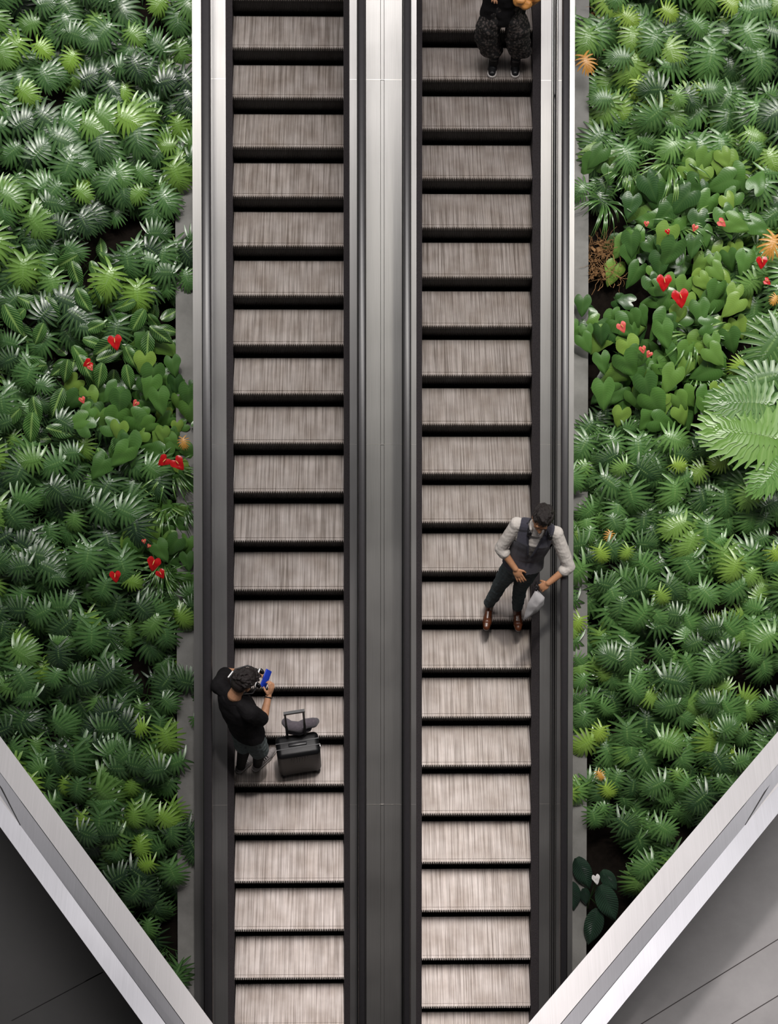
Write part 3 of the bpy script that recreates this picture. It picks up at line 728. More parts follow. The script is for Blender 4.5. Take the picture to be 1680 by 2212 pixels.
# labels: what, which side, how far from the escalator, level with what, rank there
BANDS = [(250, 'level with the woman in patterned trousers'), (480, 'in the second eighth of the photo'), (760, 'level with the heart-shaped red flowers at right'),
         (1030, 'just above the man in the vest'), (1300, 'level with the man in the vest'), (1540, 'level with the blue phone'), (1760, 'level with the black suitcase'), (9999, 'just above the steel parapet')]
bins = {}
for P in PLANTS:
    r, txt, x, y, cat = P
    left_ = x < 840; d = (418 - x) if left_ else (x - 1240)
    lat = 'beside the escalator' if d < 130 else ('midway across' if d < 290 else 'at the photo\'s border')
    bi = next(i for i, bb in enumerate(BANDS) if y < bb[0])
    bins.setdefault((txt, left_, lat, bi), []).append(P)
RANK = {1: ['lone'], 2: ['upper', 'lower'], 3: ['upper', 'middle', 'lower'], 4: ['topmost', 'second', 'third', 'lowest']}
ORD = ['topmost', 'second', 'third', 'fourth', 'fifth', 'sixth', 'seventh', 'eighth', 'ninth', 'tenth', 'eleventh', 'twelfth']
for (txt, left_, lat, bi), ps in bins.items():
    ps.sort(key=lambda P: P[3])
    names = RANK.get(len(ps)) or ORD[:len(ps)]
    for P, nm in zip(ps, names):
        fl = P[0].get('red', 0)
        short = txt.replace(' with narrow strap leaves', '')
        lab = ('' if nm == 'lone' else nm + ' ') + short + (' with red flowers' if fl else '') + ', ' + ('left' if left_ else 'right') + ' bed, ' + lat.replace('the photo\'s border', 'the border') + ', ' + BANDS[bi][1]
        w = lab.split()
        if len(w) > 16: lab = ' '.join(lab.replace('just above the man in the vest', 'above the man in the vest').replace(', just above', ', above').replace('in the second eighth of the photo', 'a sixth down the photo').replace('level with the woman in patterned trousers', 'level with the woman').replace('level with the heart-shaped red flowers at right', 'level with the right-hand red flowers').replace('beside the escalator', 'escalator side').split())
        if len(lab.split()) > 16: lab = lab.replace(' beside the escalator,', ' escalator side,').replace(' with red flowers', ', red-flowered').replace('midway across', 'midway')
        tag(P[0], lab, 'plant', {'s': 'split-leaf philodendrons', 'h': 'heart-leaved anthuriums', 'p': 'zebra plants'}.get(short[0], 'plants') + (' in the left bed' if left_ else ' in the right bed') if not short.startswith('spider') else 'spider plants in the beds')
        if 'red' in P[0]: del P[0]['red']
# ------------------------------------------------------------------ people
class Flesh:
    """closed lumps that are fused into one continuous surface"""
    def __init__(s): s.V = []; s.F = []
    def _lathe(s, prof, M, n):
        """prof: (z, r) from pole to pole"""
        b0 = len(s.V); s.V.append(M @ Vector((0, 0, prof[0][0]))); m = len(prof) - 2
        for z, r in prof[1:-1]:
            for k in range(n): s.V.append(M @ Vector((r * math.cos(2 * PI * k / n), r * math.sin(2 * PI * k / n), z)))
        s.V.append(M @ Vector((0, 0, prof[-1][0]))); e = len(s.V) - 1
        R = lambda i, k: b0 + 1 + i * n + k % n
        for k in range(n):
            s.F.append((b0, R(0, k + 1), R(0, k))); s.F.append((e, R(m - 1, k), R(m - 1, k + 1)))
            for i in range(m - 1): s.F.append((R(i, k), R(i, k + 1), R(i + 1, k + 1), R(i + 1, k)))
    def ell(s, c, r, R=None, seg=20):
        M = Matrix.Translation(Vector(c)) @ ((R if R else Matrix.Identity(3)).to_4x4()) @ Matrix.Diagonal((r[0], r[1], r[2], 1))
        h = seg // 2 + 1; s._lathe([(-math.cos(PI * i / h), math.sin(PI * i / h)) for i in range(h + 1)], M, seg)
    def limb(s, a, b, ra, rb, n=16):
        a, b = Vector(a), Vector(b); d = b - a; L = d.length
        if L < 1e-5: return s.ell(a, (ra,) * 3)
        M = Matrix.Translation(a) @ d.to_track_quat('Z', 'Y').to_matrix().to_4x4()
        pr = [(-ra * math.cos(t), ra * math.sin(t)) for t in (0, .35, .7, 1.05, 1.4)] + [(L + rb * math.cos(t), rb * math.sin(t)) for t in (1.4, 1.05, .7, .35, 0)]
        if L + rb * .17 < -ra * .17: return s.ell(a, (ra,) * 3)
        s._lathe(pr, M, n)
    def chain(s, pts, rr):
        for i in range(len(pts) - 1): s.limb(pts[i], pts[i + 1], rr[i], rr[i + 1])
    def loft(s, rings, n=28):
        vs = []
        for c, rx, ry, R, F in rings:
            vs.append(len(s.V)); s.V += [c + R * (rx * math.cos(2 * PI * k / n)) + F * (ry * math.sin(2 * PI * k / n)) for k in range(n)]
        for i in range(len(vs) - 1):
            for k in range(n): s.F.append((vs[i] + k, vs[i] + (k + 1) % n, vs[i + 1] + (k + 1) % n, vs[i + 1] + k))
        s.F.append([vs[0] + k for k in reversed(range(n))]); s.F.append([vs[-1] + k for k in range(n)])
    def build(s, name, m, parent, voxel=.005, it=3, zmin=None, drop=None, wrinkle=0.0, wf=14.0, inv=None):
        me = bpy.data.meshes.new(name + '_raw'); me.from_pydata([tuple(v) for v in s.V], [], s.F)
        bm = bmesh.new(); bm.from_mesh(me); bmesh.ops.recalc_face_normals(bm, faces=bm.faces[:]); bm.to_mesh(me); bm.free()
        t = bpy.data.objects.new(name + '_raw', me); C.objects.link(t)
        md = t.modifiers.new('r', 'REMESH'); md.mode = 'VOXEL'; md.voxel_size = voxel
        sm = t.modifiers.new('s', 'SMOOTH'); sm.factor = .5; sm.iterations = it
        bpy.context.view_layer.update()
        out = bpy.data.meshes.new_from_object(t.evaluated_get(bpy.context.evaluated_depsgraph_get())); out.name = name
        bpy.data.objects.remove(t); bpy.data.meshes.remove(me)
        bm = bmesh.new(); bm.from_mesh(out)
        if wrinkle:
            bm.normal_update()
            for v in bm.verts:
                k = noise.noise(Vector((v.co.x * wf, v.co.y * wf, v.co.z * wf * 1.7))) + .5 * noise.noise(v.co * wf * 2.3)
                v.co += v.normal * wrinkle * k
        if zmin is not None:
            for v in bm.verts:
                if v.co.z < zmin: v.co.z = zmin
        if drop:
            bmesh.ops.delete(bm, geom=[f for f in bm.faces if drop(f.calc_center_median())], context='FACES')
        bm.to_mesh(out); bm.free()
        for p in out.polygons: p.use_smooth = True
        o = obj(name, out, m, parent)
        if parent: o.matrix_parent_inverse = inv or Matrix.Translation(-parent.location)
        return o
def unit(v): return Vector(v).normalized()
def basis(right, up):
    r = unit(right); u = Vector(up); u = (u - r * u.dot(r)).normalized(); f = u.cross(r); return r, f, u
def torso(F, hipR, hipL, shR, shL, neck, grow=0.0, lo=0, hi=6, wide=1.0):
    """rings from crotch to shoulders; x axis = the person's right"""
    hc, sc = (hipR + hipL) / 2, (shR + shL) / 2
    up = unit(sc - hc); rh, rs = unit(hipR - hipL), unit(shR - shL)
    L = (sc - hc).length
    prof = [(-.10, .150, .095), (.03, .168, .112), (.30, .142, .098), (.55, .155, .110), (.80, .172, .112), (.98, .155, .085), (1.10, .085, .060)]
    rings = []
    for k, (t, a, b) in enumerate(prof):
        if k < lo or k > hi: continue
        q = max(0, min(1, t)); r = unit(rh.lerp(rs, q)); r, f, u = basis(r, up)
        c = hc.lerp(sc, t) if t <= 1 else sc + up * L * (t - 1)
        bow = f * (-0.012 if .2 < t < .6 else 0.0)
        rings.append((c + bow, a * wide + grow, b * wide + grow, r, f))
    F.loft(rings)
def hand(F, wrist, d, nrm, side, curl=(.25, .3, .35, .4), sc=1.0, thumb=.6):
    """d: wrist to knuckles, nrm: back of the hand, side: towards the thumb"""
    d = unit(d); s = unit(Vector(side) - d * Vector(side).dot(d)); n = s.cross(d)
    if n.dot(Vector(nrm)) < 0: n = -n
    R = Matrix((s, d, n)).transposed()
    F.ell(wrist + d * .045 * sc, (.040 * sc, .050 * sc, .017 * sc), R)
    F.ell(wrist + d * .012 * sc, (.028 * sc, .030 * sc, .020 * sc), R)
    for off, ln, cu, r in ((.031, .068, curl[0], .0092), (.0105, .077, curl[1], .0095), (-.0105, .072, curl[2], .0090), (-.031, .056, curl[3], .0080)):
        p = wrist + (d * .083 + s * off) * sc; a = cu * .6; dd = d + s * off * 2.2
        F.limb(wrist + (d * .05 + s * off * .8) * sc, p, .011 * sc, r * sc)
        for k, fr in enumerate((.45, .31, .24)):
            v = unit(unit(dd) * math.cos(a) - n * math.sin(a)); q = p + v * ln * fr * sc
            F.limb(p, q, r * sc, r * (.94 - .05 * k) * sc, 10); p = q; a += cu
    p = wrist + (d * .025 + s * .028) * sc; v = unit(d * .75 + s * .75 - n * thumb * .5)
    F.limb(p, p + v * .040 * sc, .014 * sc, .0105 * sc, 10); p2 = p + v * .040 * sc; v = unit(d * 1.0 + s * .25 - n * thumb)
    F.limb(p2, p2 + v * .032 * sc, .0105 * sc, .0085 * sc, 10)
def head(F, c, fwd, up, neck, sc=1.0):
    f = unit(fwd); r = unit(f.cross(Vector(up))); u = r.cross(f); R = Matrix((r, f, u)).transposed()
    P = lambda x, y, z: c + R @ Vector((x, y, z)) * sc
    F.ell(P(0, -.012, .022), (.076 * sc, .094 * sc, .090 * sc), R)
    F.ell(P(0, .028, -.040), (.063 * sc, .066 * sc, .082 * sc), R)
    F.ell(P(0, .052, -.092), (.040 * sc, .038 * sc, .030 * sc), R)
    F.ell(P(0, .080, .012), (.050 * sc, .020 * sc, .014 * sc), R)
    F.limb(P(0, .090, .002), P(0, .114, -.040), .009 * sc, .014 * sc, 10)
    for s in (-1, 1):
        F.ell(P(.011 * s, .104, -.044), (.010 * sc, .010 * sc, .008 * sc), R)
        F.ell(P(.038 * s, .068, -.028), (.022 * sc, .020 * sc, .022 * sc), R)
        F.ell(P(.077 * s, -.004, -.022), (.010 * sc, .021 * sc, .032 * sc), R)
    F.ell(P(0, .092, -.070), (.024 * sc, .010 * sc, .007 * sc), R); F.ell(P(0, .088, -.081), (.020 * sc, .010 * sc, .007 * sc), R)
    F.limb(P(0, -.02, -.06), neck, .056 * sc, .062 * sc)
    return R, P
def hair(P, R, parent, m, rnd, locks, sc=1.0, front=.062, wave=.012, side=-.01, fr=.030):
    F = Flesh()
    F.ell(P(0, -.020, .034), (.083 * sc, .094 * sc, .088 * sc), R)
    F.ell(P(0, -.060, -.010), (.076 * sc, .060 * sc, .075 * sc), R)
    F.ell(P(0, fr, .070), (.066 * sc, .060 * sc, .046 * sc), R)
    for i in range(locks):
        a = rnd.uniform(0, 2 * PI); e = rnd.uniform(.15, 1.5)
        d = Vector((math.cos(a) * math.cos(e), math.sin(a) * math.cos(e), math.sin(e)))
        q0 = Vector((d.x * .082, d.y * .098 - .018, d.z * .090 + .034))
        if q0.y > .045 and q0.z < .075: continue
        t = Vector((rnd.uniform(-.3, .6), 1.0, -.35)); t = (t - d * t.dot(d)).normalized()
        q1 = q0 + t * .022 + d * rnd.uniform(.002, wave); q2 = q1 + t * .024 - d * .004
        F.chain([P(*q0), P(*q1), P(*q2)], [.010 * sc, .011 * sc, .004 * sc])
    return F
def pj(px, py, z): return atz(px, py, z)

M_skin = mat('warm_brown_skin', (0.50, 0.245, 0.13), 0.5, 0, 0.4, 0.12, 30)
M_skin2 = mat('light_tan_skin', (0.56, 0.29, 0.165), 0.5, 0, 0.4, 0.12, 30)
M_hair = mat('dark_brown_hair', (0.016, 0.010, 0.009), 0.38, 0, 0.6, 0.5, 160, (1, 1, 1), 0.8)
M_shirt = mat('off_white_shirt', (0.66, 0.61, 0.57), 0.85, 0, 0.2, 0.08, 18, None, 0.25)
M_vest = mat('grey_blue_vest_cloth', (0.060, 0.058, 0.080), 0.8, 0, 0.25, 0.25, 70, None, 0.2, 0.3)
M_collar = mat('dark_vest_lapel', (0.03, 0.029, 0.04), 0.8)
M_jean = mat('dark_teal_denim', (0.085, 0.105, 0.112), 0.75, 0, 0.3, 0.4, 22, (1, 1, 2), 0.4)
M_brown = mat('brown_polished_leather', (0.125, 0.036, 0.014), 0.25, 0, 0.6, 0.35, 22, None, 0.1, 0, 0.5)
M_blk = mat('black_cotton', (0.010, 0.009, 0.010), 0.85, 0, 0.2, 0.3, 20, None, 0.3)
M_blkleg = mat('black_leggings', (0.011, 0.009, 0.009), 0.8)
M_short = mat('grey_denim_shorts', (0.17, 0.20, 0.20), 0.85, 0, 0.2, 0.35, 40, None, 0.3)
M_snk = mat('light_grey_sneaker_knit', (0.42, 0.38, 0.37), 0.8, 0, 0.3, 0.3, 60, None, 0.3)
M_sole = mat('pale_rubber_sole', (0.62, 0.58, 0.56), 0.6)
M_blkpl = mat('black_plastic', (0.012, 0.012, 0.014), 0.35)
M_silver = mat('silver_accent', (0.75, 0.74, 0.73), 0.3, 0.6)
M_bag = mat('pale_grey_plastic_bag', (0.55, 0.53, 0.54), 0.42, 0, 0.5, 0.12, 12, None, 0.3)
M_blue = mat('bright_blue_case', (0.015, 0.055, 0.55), 0.4)
M_screen = mat('dark_phone_glass', (0.01, 0.01, 0.012), 0.1)
M_tan = mat('tan_orange_leather', (0.62, 0.27, 0.07), 0.45, 0, 0.5, 0.35, 16, (1, 5, 1), 0.3)
M_case = mat('black_hard_shell', (0.010, 0.010, 0.011), 0.36, 0, 0.35, 0.2, 300, None, 0.12)
M_pillow = mat('mauve_grey_fleece', (0.125, 0.108, 0.125), 0.95, 0, 0.2, 0.25, 40, None, 0.4, 0.5)

def shoe(F, ankle, heel, toe, z, w=.045, h=.05):
    d = Vector((toe.x - heel.x, toe.y - heel.y, 0)).normalized(); hl = Vector((heel.x, heel.y, z + .030)); tl = Vector((toe.x, toe.y, z + .026))
    ball = hl.lerp(tl, .66)
    F.limb(hl + d * .03, ball, .036, w); F.limb(ball, tl - d * .032, w, .033); F.limb(hl + d * .035 + Vector((0, 0, .025)), ball + Vector((0, 0, .004)), .036, .036)
    F.limb(ankle, hl + d * .045 + Vector((0, 0, .01)), h, .040)

# ---- man in a vest, leaning on the right handrail, facing the camera
rn = random.Random(5)
z0 = (-2 * PITCH + .176) * SN
J = lambda x, y, h: atz(x, y, z0 + h)
A = empty('person', J(1085, 1325, 0)); tag(A, 'person in grey vest and rolled white sleeves leaning on the right handrail', 'person')
hipR, hipL = J(1110, 1218, .94), J(1146, 1222, .93)
shR, shL, nk = J(1117, 1133, 1.43), J(1200, 1152, 1.41), J(1160, 1133, 1.50)
knR, knL = J(1080, 1262, .51), J(1124, 1266, .51)
anR, anL = J(1056, 1308, .09), J(1116, 1316, .09)
elR, wrR = J(1081, 1184, 1.17), J(1113, 1229, 1.06)
elL, wrL = J(1229, 1224, 1.14), J(1184, 1260, 1.04)
hc = J(1171, 1120, 1.63)
def rep(n, *pp): print(n, [round((pp[i] - pp[i + 1]).length, 3) for i in range(len(pp) - 1)])
rep('A', shR, elR, wrR); rep('A', shL, elL, wrL); rep('A', hipR, knR, anR); rep('A', hipL, knL, anL); rep('A sh', shR, shL); rep('A t', (hipR + hipL) / 2, (shR + shL) / 2, hc)
B = Flesh()
torso(B, hipR, hipL, shR, shL, nk, -.012)
for s, e, w in ((shR, elR, wrR), (shL, elL, wrL)): B.chain([s, e, w], [.052, .040, .027]); B.ell(e.lerp(w, .3), (.042, .042, .042))
for h, k, a in ((hipR, knR, anR), (hipL, knL, anL)): B.chain([h, k, k.lerp(a, .35), a], [.075, .05, .048, .035])
for k in ((shR, shL)): B.limb(nk - Vector((0, 0, .045)), k, .040, .045)
B.chain([(shR + shL) / 2, nk], [.07, .058])
Rh, P = head(B, hc, (-.16, -.90, -.20), (.10, -.30, 1), nk)
hand(B, wrR, J(1124, 1252, .98) - wrR, (0.1, -.6, 1), (1, -.1, 0.1), (.18, .22, .22, .25), 1.0)
hand(B, wrL, J(1166, 1272, .98) - wrL, (0.2, -.5, 1), (-.2, 1, .6), (1.15, 1.2, 1.25, 1.3), 1.0, 1.2)
B.build('body', M_skin, A, .0042, 2)
hr = hair(P, Rh, A, M_hair, rn, 120, 1.0, .062, .006, 0, .022)
hr.chain([P(.04, .02, .115), P(.01, .055, .112), P(-.03, .070, .095)], [.016, .018, .008]); hr.chain([P(-.04, -.05, .11), P(-.055, -.07, .125)], [.014, .003])
hr.build('hair', M_hair, A, .0045, 1)
F = Flesh()
for s in (-1, 1): F.ell(P(.028 * s, .0985, .020), (.016, .005, .0035), Rh, 10)
F.build('eyebrows', M_hair, A, .003, 1)
F = Flesh(); torso(F, hipR, hipL, shR, shL, nk, .006, 1, 6)
up_ = unit((shR + shL) / 2 - (hipR + hipL) / 2); r_, f_, u_ = basis(unit(shR - shL), up_)
F.limb(nk + u_ * .0, nk - u_ * .05, .068, .09)
for s, e, w in ((shR, elR, wrR), (shL, elL, wrL)):
    F.limb(s.lerp(nk, .3), s, .055, .069); F.chain([s, s.lerp(e, .55), e, e.lerp(w, .14)], [.066, .060, .055, .052])
    c = e.lerp(w, .10); d = unit(w - e); F.limb(c, c + d * .030, .058, .056)
F.build('shirt', M_shirt, A, .005, 2, None, lambda c: (c - nk).length < .062 and (c - nk).dot(u_) > .012, .0022, 24)
sc_ = (shR + shL) / 2
def vloc(c):
    d = c - sc_; return d.dot(r_), d.dot(f_), d.dot(u_)
F = Flesh(); torso(F, hipR, hipL, shR, shL, nk, .021, 1, 6)
for s in (shR, shL): F.limb(s.lerp(nk, .75) - u_ * .02, s.lerp(nk, .38) - u_ * .01, .070, .071)
def vdrop(c):
    x, y, z = vloc(c)
    if z > -.02 and abs(x) < .058: return True
    if y > 0 and -.235 < z and abs(x) < .012 + (z + .235) * .22: return True
    if abs(x) > .150 and z > -.13: return True
    return False
F.build('vest', M_vest, A, .005, 2, None, vdrop, .003, 10)
F = Flesh()
for s in (-1, 1):
    pts = []
    for k in range(9):
        z = -.235 + .235 * k / 8; x = s * (.014 + (z + .235) * .22); y = .134 - .045 * (k / 8) ** 2
        pts.append(sc_ + r_ * x + f_ * (y) + u_ * z)
    F.chain(pts, [.006] + [.011] * 7 + [.009])
F.build('lapel', M_collar, A, .004, 1)
F = Flesh()
for s in (-1, 1): F.chain([nk + r_ * s * .055 + f_ * .02 + u_ * .03, nk + r_ * s * .045 + f_ * .07 - u_ * .0, nk + r_ * s * .030 + f_ * .075 - u_ * .05], [.012, .015, .006])
F.chain([nk + r_ * .055 + f_ * .02 + u_ * .03, nk - f_ * .055 + u_ * .045, nk - r_ * .055 + f_ * .02 + u_ * .03], [.013] * 3)
F.build('collar', M_shirt, A, .004, 1)
F = Flesh()
hm = (hipR + hipL) / 2; F.ell(hm + Vector((0, 0, .02)), (.165, .120, .11)); F.ell(hm - Vector((0, 0, .06)), (.145, .115, .09))
for h, k, a in ((hipR, knR, anR), (hipL, knL, anL)):
    F.chain([h, h.lerp(k, .5), k, k.lerp(a, .35), a + Vector((0, 0, .06))], [.098, .088, .068, .064, .052])
    for q in (.50, .60, .70, .80):
        c = k.lerp(a, q - .25); d = unit(a - k); rr = .066 - .010 * q
        F.limb(c, c + d * .012, rr + .004, rr + .001)
F.build('trousers', M_jean, A, .005, 2, None, None, .006, 15)
for an, hx, tx in ((anR, (1056, 1312), (1049, 1364)), (anL, (1116, 1322), (1119, 1366))):
    F = Flesh(); hh, tt = J(*hx, .0), J(*tx, .0); shoe(F, an + Vector((0, 0, .02)), hh, tt, z0, .046, .046)
    F.build('shoe', M_brown, A, .004, 2, z0 + .003)
# headphones round his neck
HP = empty('headphones', nk); tag(HP, 'black headphones round the neck of the person in the grey vest', 'headphones')
F = Flesh(); pts = []
for k in range(13):
    t = PI * (1.0 * k / 12); pts.append(nk + r_ * (.086 * math.cos(t)) - f_ * (.078 * math.sin(t)) * 1.0 + f_ * .02 + u_ * (.035 - .03 * abs(math.cos(t))))
F.chain(pts, [.009] * 13); F.build('headband', M_blkpl, HP, .004, 1)
cupR = J(1143, 1153, 1.47); cupL = J(1188, 1162, 1.46)
for s, cp in ((1, cupR), (-1, cupL)):
    F = Flesh(); F.limb(pts[0 if s > 0 else -1], cp, .008, .012); Rc = Matrix((r_, f_, u_)).transposed()
    F.ell(cp, (.022, .018, .032), Rc); F.build('ear_cup', M_blkpl, HP, .004, 1)
# plastic bag held in his left hand
fist = J(1162, 1276, 1.00); BG = empty('plastic_bag', J(1150, 1316, .62)); tag(BG, 'crumpled pale grey plastic bag hanging from the vest-wearing person\'s hand', 'bag')
mb = MB(); corners = [J(1158, 1272, .98), J(1176, 1290, .90), J(1175, 1306, .80), J(1160, 1322, .72), J(1129, 1342, .62), J(1140, 1302, .84)]
cc = sum(corners, Vector()) / 6
rings = 9; n = 24
top = corners[0]
def outline(t):      # 0..1 around the corners
    t = (t % 1) * 6; i = int(t); return corners[i].lerp(corners[(i + 1) % 6], t - i)
for sgn in (1, -1):
    base_i = len(mb.v)
    for i in range(rings + 1):
        q = i / rings
        for k in range(n):
            p = cc.lerp(outline(k / n), q); bulge = .050 * (1 - q ** 2) ** .7
            d = Vector((.1, -.8, .6)).normalized()
            w = .012 * noise.noise(p * 16) * (1 - q * .5)
            mb.v.append(p + d * (sgn * bulge + w))
    for i in range(rings):
        for k in range(n):
            a, b = base_i + i * n + k, base_i + i * n + (k + 1) % n
            f4 = (a, b, b + n, a + n); mb.face(f4 if sgn > 0 else f4[::-1])
o = mb.build('bag_body', M_bag, BG, True); o.matrix_parent_inverse = Matrix.Translation(-BG.location)
mb = MB(); mb.tube([J(1158, 1275, .97), J(1163, 1270, 1.02), J(1157, 1258, 1.03), J(1154, 1266, .98)], [.010, .012, .008, .004], 8); o = mb.build('bag_handle', M_blkpl, BG, True); o.matrix_parent_inverse = Matrix.Translation(-BG.location)

# ---- man in black, left escalator, turned to the right with a phone
rn = random.Random(9)
z1 = -5 * PITCH * SN
J = lambda x, y, h: atz(x, y, z1 + h)
Bq = empty('person', J(540, 1645, 0)); tag(Bq, 'person in black T-shirt and grey shorts looking down at a phone', 'person')
hipR, hipL = J(548, 1590, .93), J(518, 1560, .94)
shR, shL, nk = J(541, 1540, 1.41), J(474, 1482, 1.41), J(506, 1502, 1.50)
knR, knL = J(560, 1622, .49), J(528, 1612, .49)
anR, anL = J(556, 1650, .09), J(520, 1655, .09)
elR, wrR = J(568, 1556, 1.15), J(580, 1503, 1.22)
elL, wrL = J(490, 1452, 1.15), J(545, 1458, 1.22)
hc = J(527, 1472, 1.62)
rep('B', shR, elR, wrR); rep('B', shL, elL, wrL); rep('B', hipR, knR, anR); rep('B sh', shR, shL); rep('B t', (hipR + hipL) / 2, (shR + shL) / 2, hc)
up_ = unit((shR + shL) / 2 - (hipR + hipL) / 2); r_, f_, u_ = basis(unit(shR - shL), up_); sc_ = (shR + shL) / 2
B = Flesh(); torso(B, hipR, hipL, shR, shL, nk, -.012)
for s, e, w in ((shR, elR, wrR), (shL, elL, wrL)): B.chain([s, e, e.lerp(w, .3), w], [.052, .042, .041, .027])
for h, k, a in ((hipR, knR, anR), (hipL, knL, anL)): B.chain([h, k, k.lerp(a, .35), a], [.075, .052, .050, .036])
for k in ((shR, shL)): B.limb(nk - Vector((0, 0, .045)), k, .040, .045)
B.chain([sc_, nk], [.07, .06])
Rh, P = head(B, hc, f_ * .8 + Vector((.35, .1, -.62)), (.1, .1, 1), nk)
ph = J(574, 1466, 1.28)
hand(B, wrR, J(588, 1481, 1.29) - wrR, (1, -.3, .4), (-.2, .2, 1), (.75, .75, .8, .85), 1.0, 1.0)
hand(B, wrL, J(562, 1458, 1.25) - wrL, (-.5, .6, -.4), (-.2, .1, 1), (.6, .6, .65, .7), 1.0, .8)
B.build('body', M_skin2, Bq, .0042, 2)
hr = hair(P, Rh, Bq, M_hair, rn, 150, 1.0)
for i in range(46):                        # loose curls falling forward
    a = rn.uniform(-.06, .06); q = Vector((a, rn.uniform(.035, .115), rn.uniform(.035, .085))); t = Vector((rn.uniform(-1, 1), rn.uniform(-1, 1), rn.uniform(-1, 1))).normalized() * .017
    hr.chain([P(*(q - t)), P(*(q + Vector((0, 0, .008)))), P(*(q + t))], [.010, .013, .007])
hr.build('hair', M_hair, Bq, .0045, 1)
F = Flesh(); torso(F, hipR, hipL, shR, shL, nk, .030, 1, 6)
F.ell((hipR + hipL) / 2 + u_ * .0, (.175, .135, .10), Matrix((r_, f_, u_)).transposed())
for s, e in ((shR, elR), (shL, elL)):
    F.limb(s.lerp(nk, .3), s, .058, .078); F.limb(nk - u_ * .055 + (s - nk) * .25, s, .070, .078); F.chain([s, s.lerp(e, .40), s.lerp(e, .78)], [.080, .076, .074])
F.limb(nk - u_ * .075, sc_, .095, .10)
back = nk - f_ * .055
F.build('t_shirt', M_blk, Bq, .005, 2, None, lambda c: (c - nk - f_ * .01 - u_ * (c - nk).dot(u_)).length < .066 and (c - nk).dot(u_) > -.06, .006, 9)
F = Flesh(); hm = (hipR + hipL) / 2; F.ell(hm - u_ * .02, (.148, .112, .11), Matrix((r_, f_, u_)).transposed())
for h, k in ((hipR, knR), (hipL, knL)): F.chain([h, h.lerp(k, .5), h.lerp(k, .90)], [.088, .098, .094])
F.build('shorts', M_short, Bq, .005, 2, None, None, .006, 14)
F = Flesh()
for k, a in ((knR, anR), (knL, anL)): F.chain([k + Vector((0, 0, .12)), k, k.lerp(a, .35), a], [.07, .060, .058, .044])
F.build('leggings', M_blkleg, Bq, .005, 2)
for an, hx, tx in ((anR, (548, 1664), (594, 1618)), (anL, (512, 1668), (548, 1632))):
    F = Flesh(); hh, tt = J(*hx, 0), J(*tx, 0); shoe(F, an + Vector((0, 0, .0)), hh, tt, z1, .047, .044); so = F.build('sneaker', M_snk, Bq, .004, 2, z1 + .018)
    F = Flesh(); d = unit(tt - hh); F.limb(hh + d * .03 + Vector((0, 0, .016)), hh.lerp(tt, .62) + Vector((0, 0, .016)), .042, .050); F.limb(hh.lerp(tt, .62) + Vector((0, 0, .016)), tt - d * .032 + Vector((0, 0, .016)), .050, .038)
    me_ = F.build('sole', M_sole, None, .004, 1, z1 + .002)
    for v in me_.data.vertices: v.co.z = min(v.co.z, z1 + .026)
    me_.parent = so
    mb = MB(); s = Vector((-d.y, d.x, 0))
    for q in (.42, .50, .58):
        c = hh.lerp(tt, q) + Vector((0, 0, .083 - .05 * (q - .42))); mb.tube([c - s * .03 - Vector((0, 0, .012)), c, c + s * .03 - Vector((0, 0, .012))], .0045, 6)
    lc = mb.build('laces', M_blk if hx[0] > 530 else M_sole, None); lc.parent = so
d = unit(wrR - elR); c = wrR - d * .015
F = Flesh(); Rw = d.to_track_quat('Z', 'Y').to_matrix()
for k in range(16):
    t0, t1 = 2 * PI * k / 16, 2 * PI * (k + 1) / 16; F.limb(c + Rw @ Vector((math.cos(t0) * .031, math.sin(t0) * .031, 0)), c + Rw @ Vector((math.cos(t1) * .031, math.sin(t1) * .031, 0)), .006, .006, 8)
F.build('wristband', M_blkpl, Bq, .003, 1)
# phone in a blue case
PH = empty('phone', ph); tag(PH, 'phone in a bright blue case held up by the person in the black T-shirt', 'phone')
ax = unit(J(583, 1444, 1.30) - J(567, 1487, 1.26)); vz = unit(Vector((-.50, .25, 1))); vz = (vz - ax * vz.dot(ax)).normalized(); nx = ax.cross(vz)
Mph = Matrix((ax, nx, vz)).transposed().to_4x4(); Mph.translation = ph
mb = MB(); mb.box(-.082, .082, -.006, .006, -.040, .040); o = bevelled('phone_case', mb, M_blue, PH, .004, 2, Mph); o.matrix_parent_inverse = Matrix.Translation(-ph)
sgn = -1 if nx.dot(NRM) > 0 else 1
mb = MB(); mb.box(-.076, .076, .0062 * sgn if sgn > 0 else -.0072, .0072 if sgn > 0 else -.0062, -.035, .035, Mph); o = mb.build('screen', M_screen, PH); o.matrix_parent_inverse = Matrix.Translation(-ph)
# headphones with silver accents round his neck
H2 = empty('headphones', nk + f_ * .1); tag(H2, 'black and silver headphones worn by the person in the black T-shirt', 'headphones')
c1, c2 = J(564, 1450, 1.43), J(557, 1480, 1.43)
F = Flesh(); q0 = J(500, 1462, 1.47); q1 = J(527, 1493, 1.50)
ptsl = [c1, J(535, 1438, 1.45), J(508, 1446, 1.47), J(497, 1462, 1.48), J(500, 1482, 1.50), J(522, 1500, 1.48), J(545, 1498, 1.45), c2]
F.chain(ptsl, [.008] * len(ptsl)); F.build('headband', M_blkpl, H2, .004, 1)
for cp in (c1, c2):
    F = Flesh(); F.ell(cp, (.020, .034, .034), Matrix((f_, r_, u_)).transposed()); F.build('ear_cup', M_blkpl, H2, .004, 1)
for a, b in (((493, 1463), (502, 1451)), ((557, 1454), (561, 1445)), ((550, 1482), (554, 1470)), ((525, 1495), (529, 1492))):
    F = Flesh(); F.limb(J(*a, 1.50), J(*b, 1.50), .009, .009); F.build('silver_accent', M_silver, H2, .003, 1)

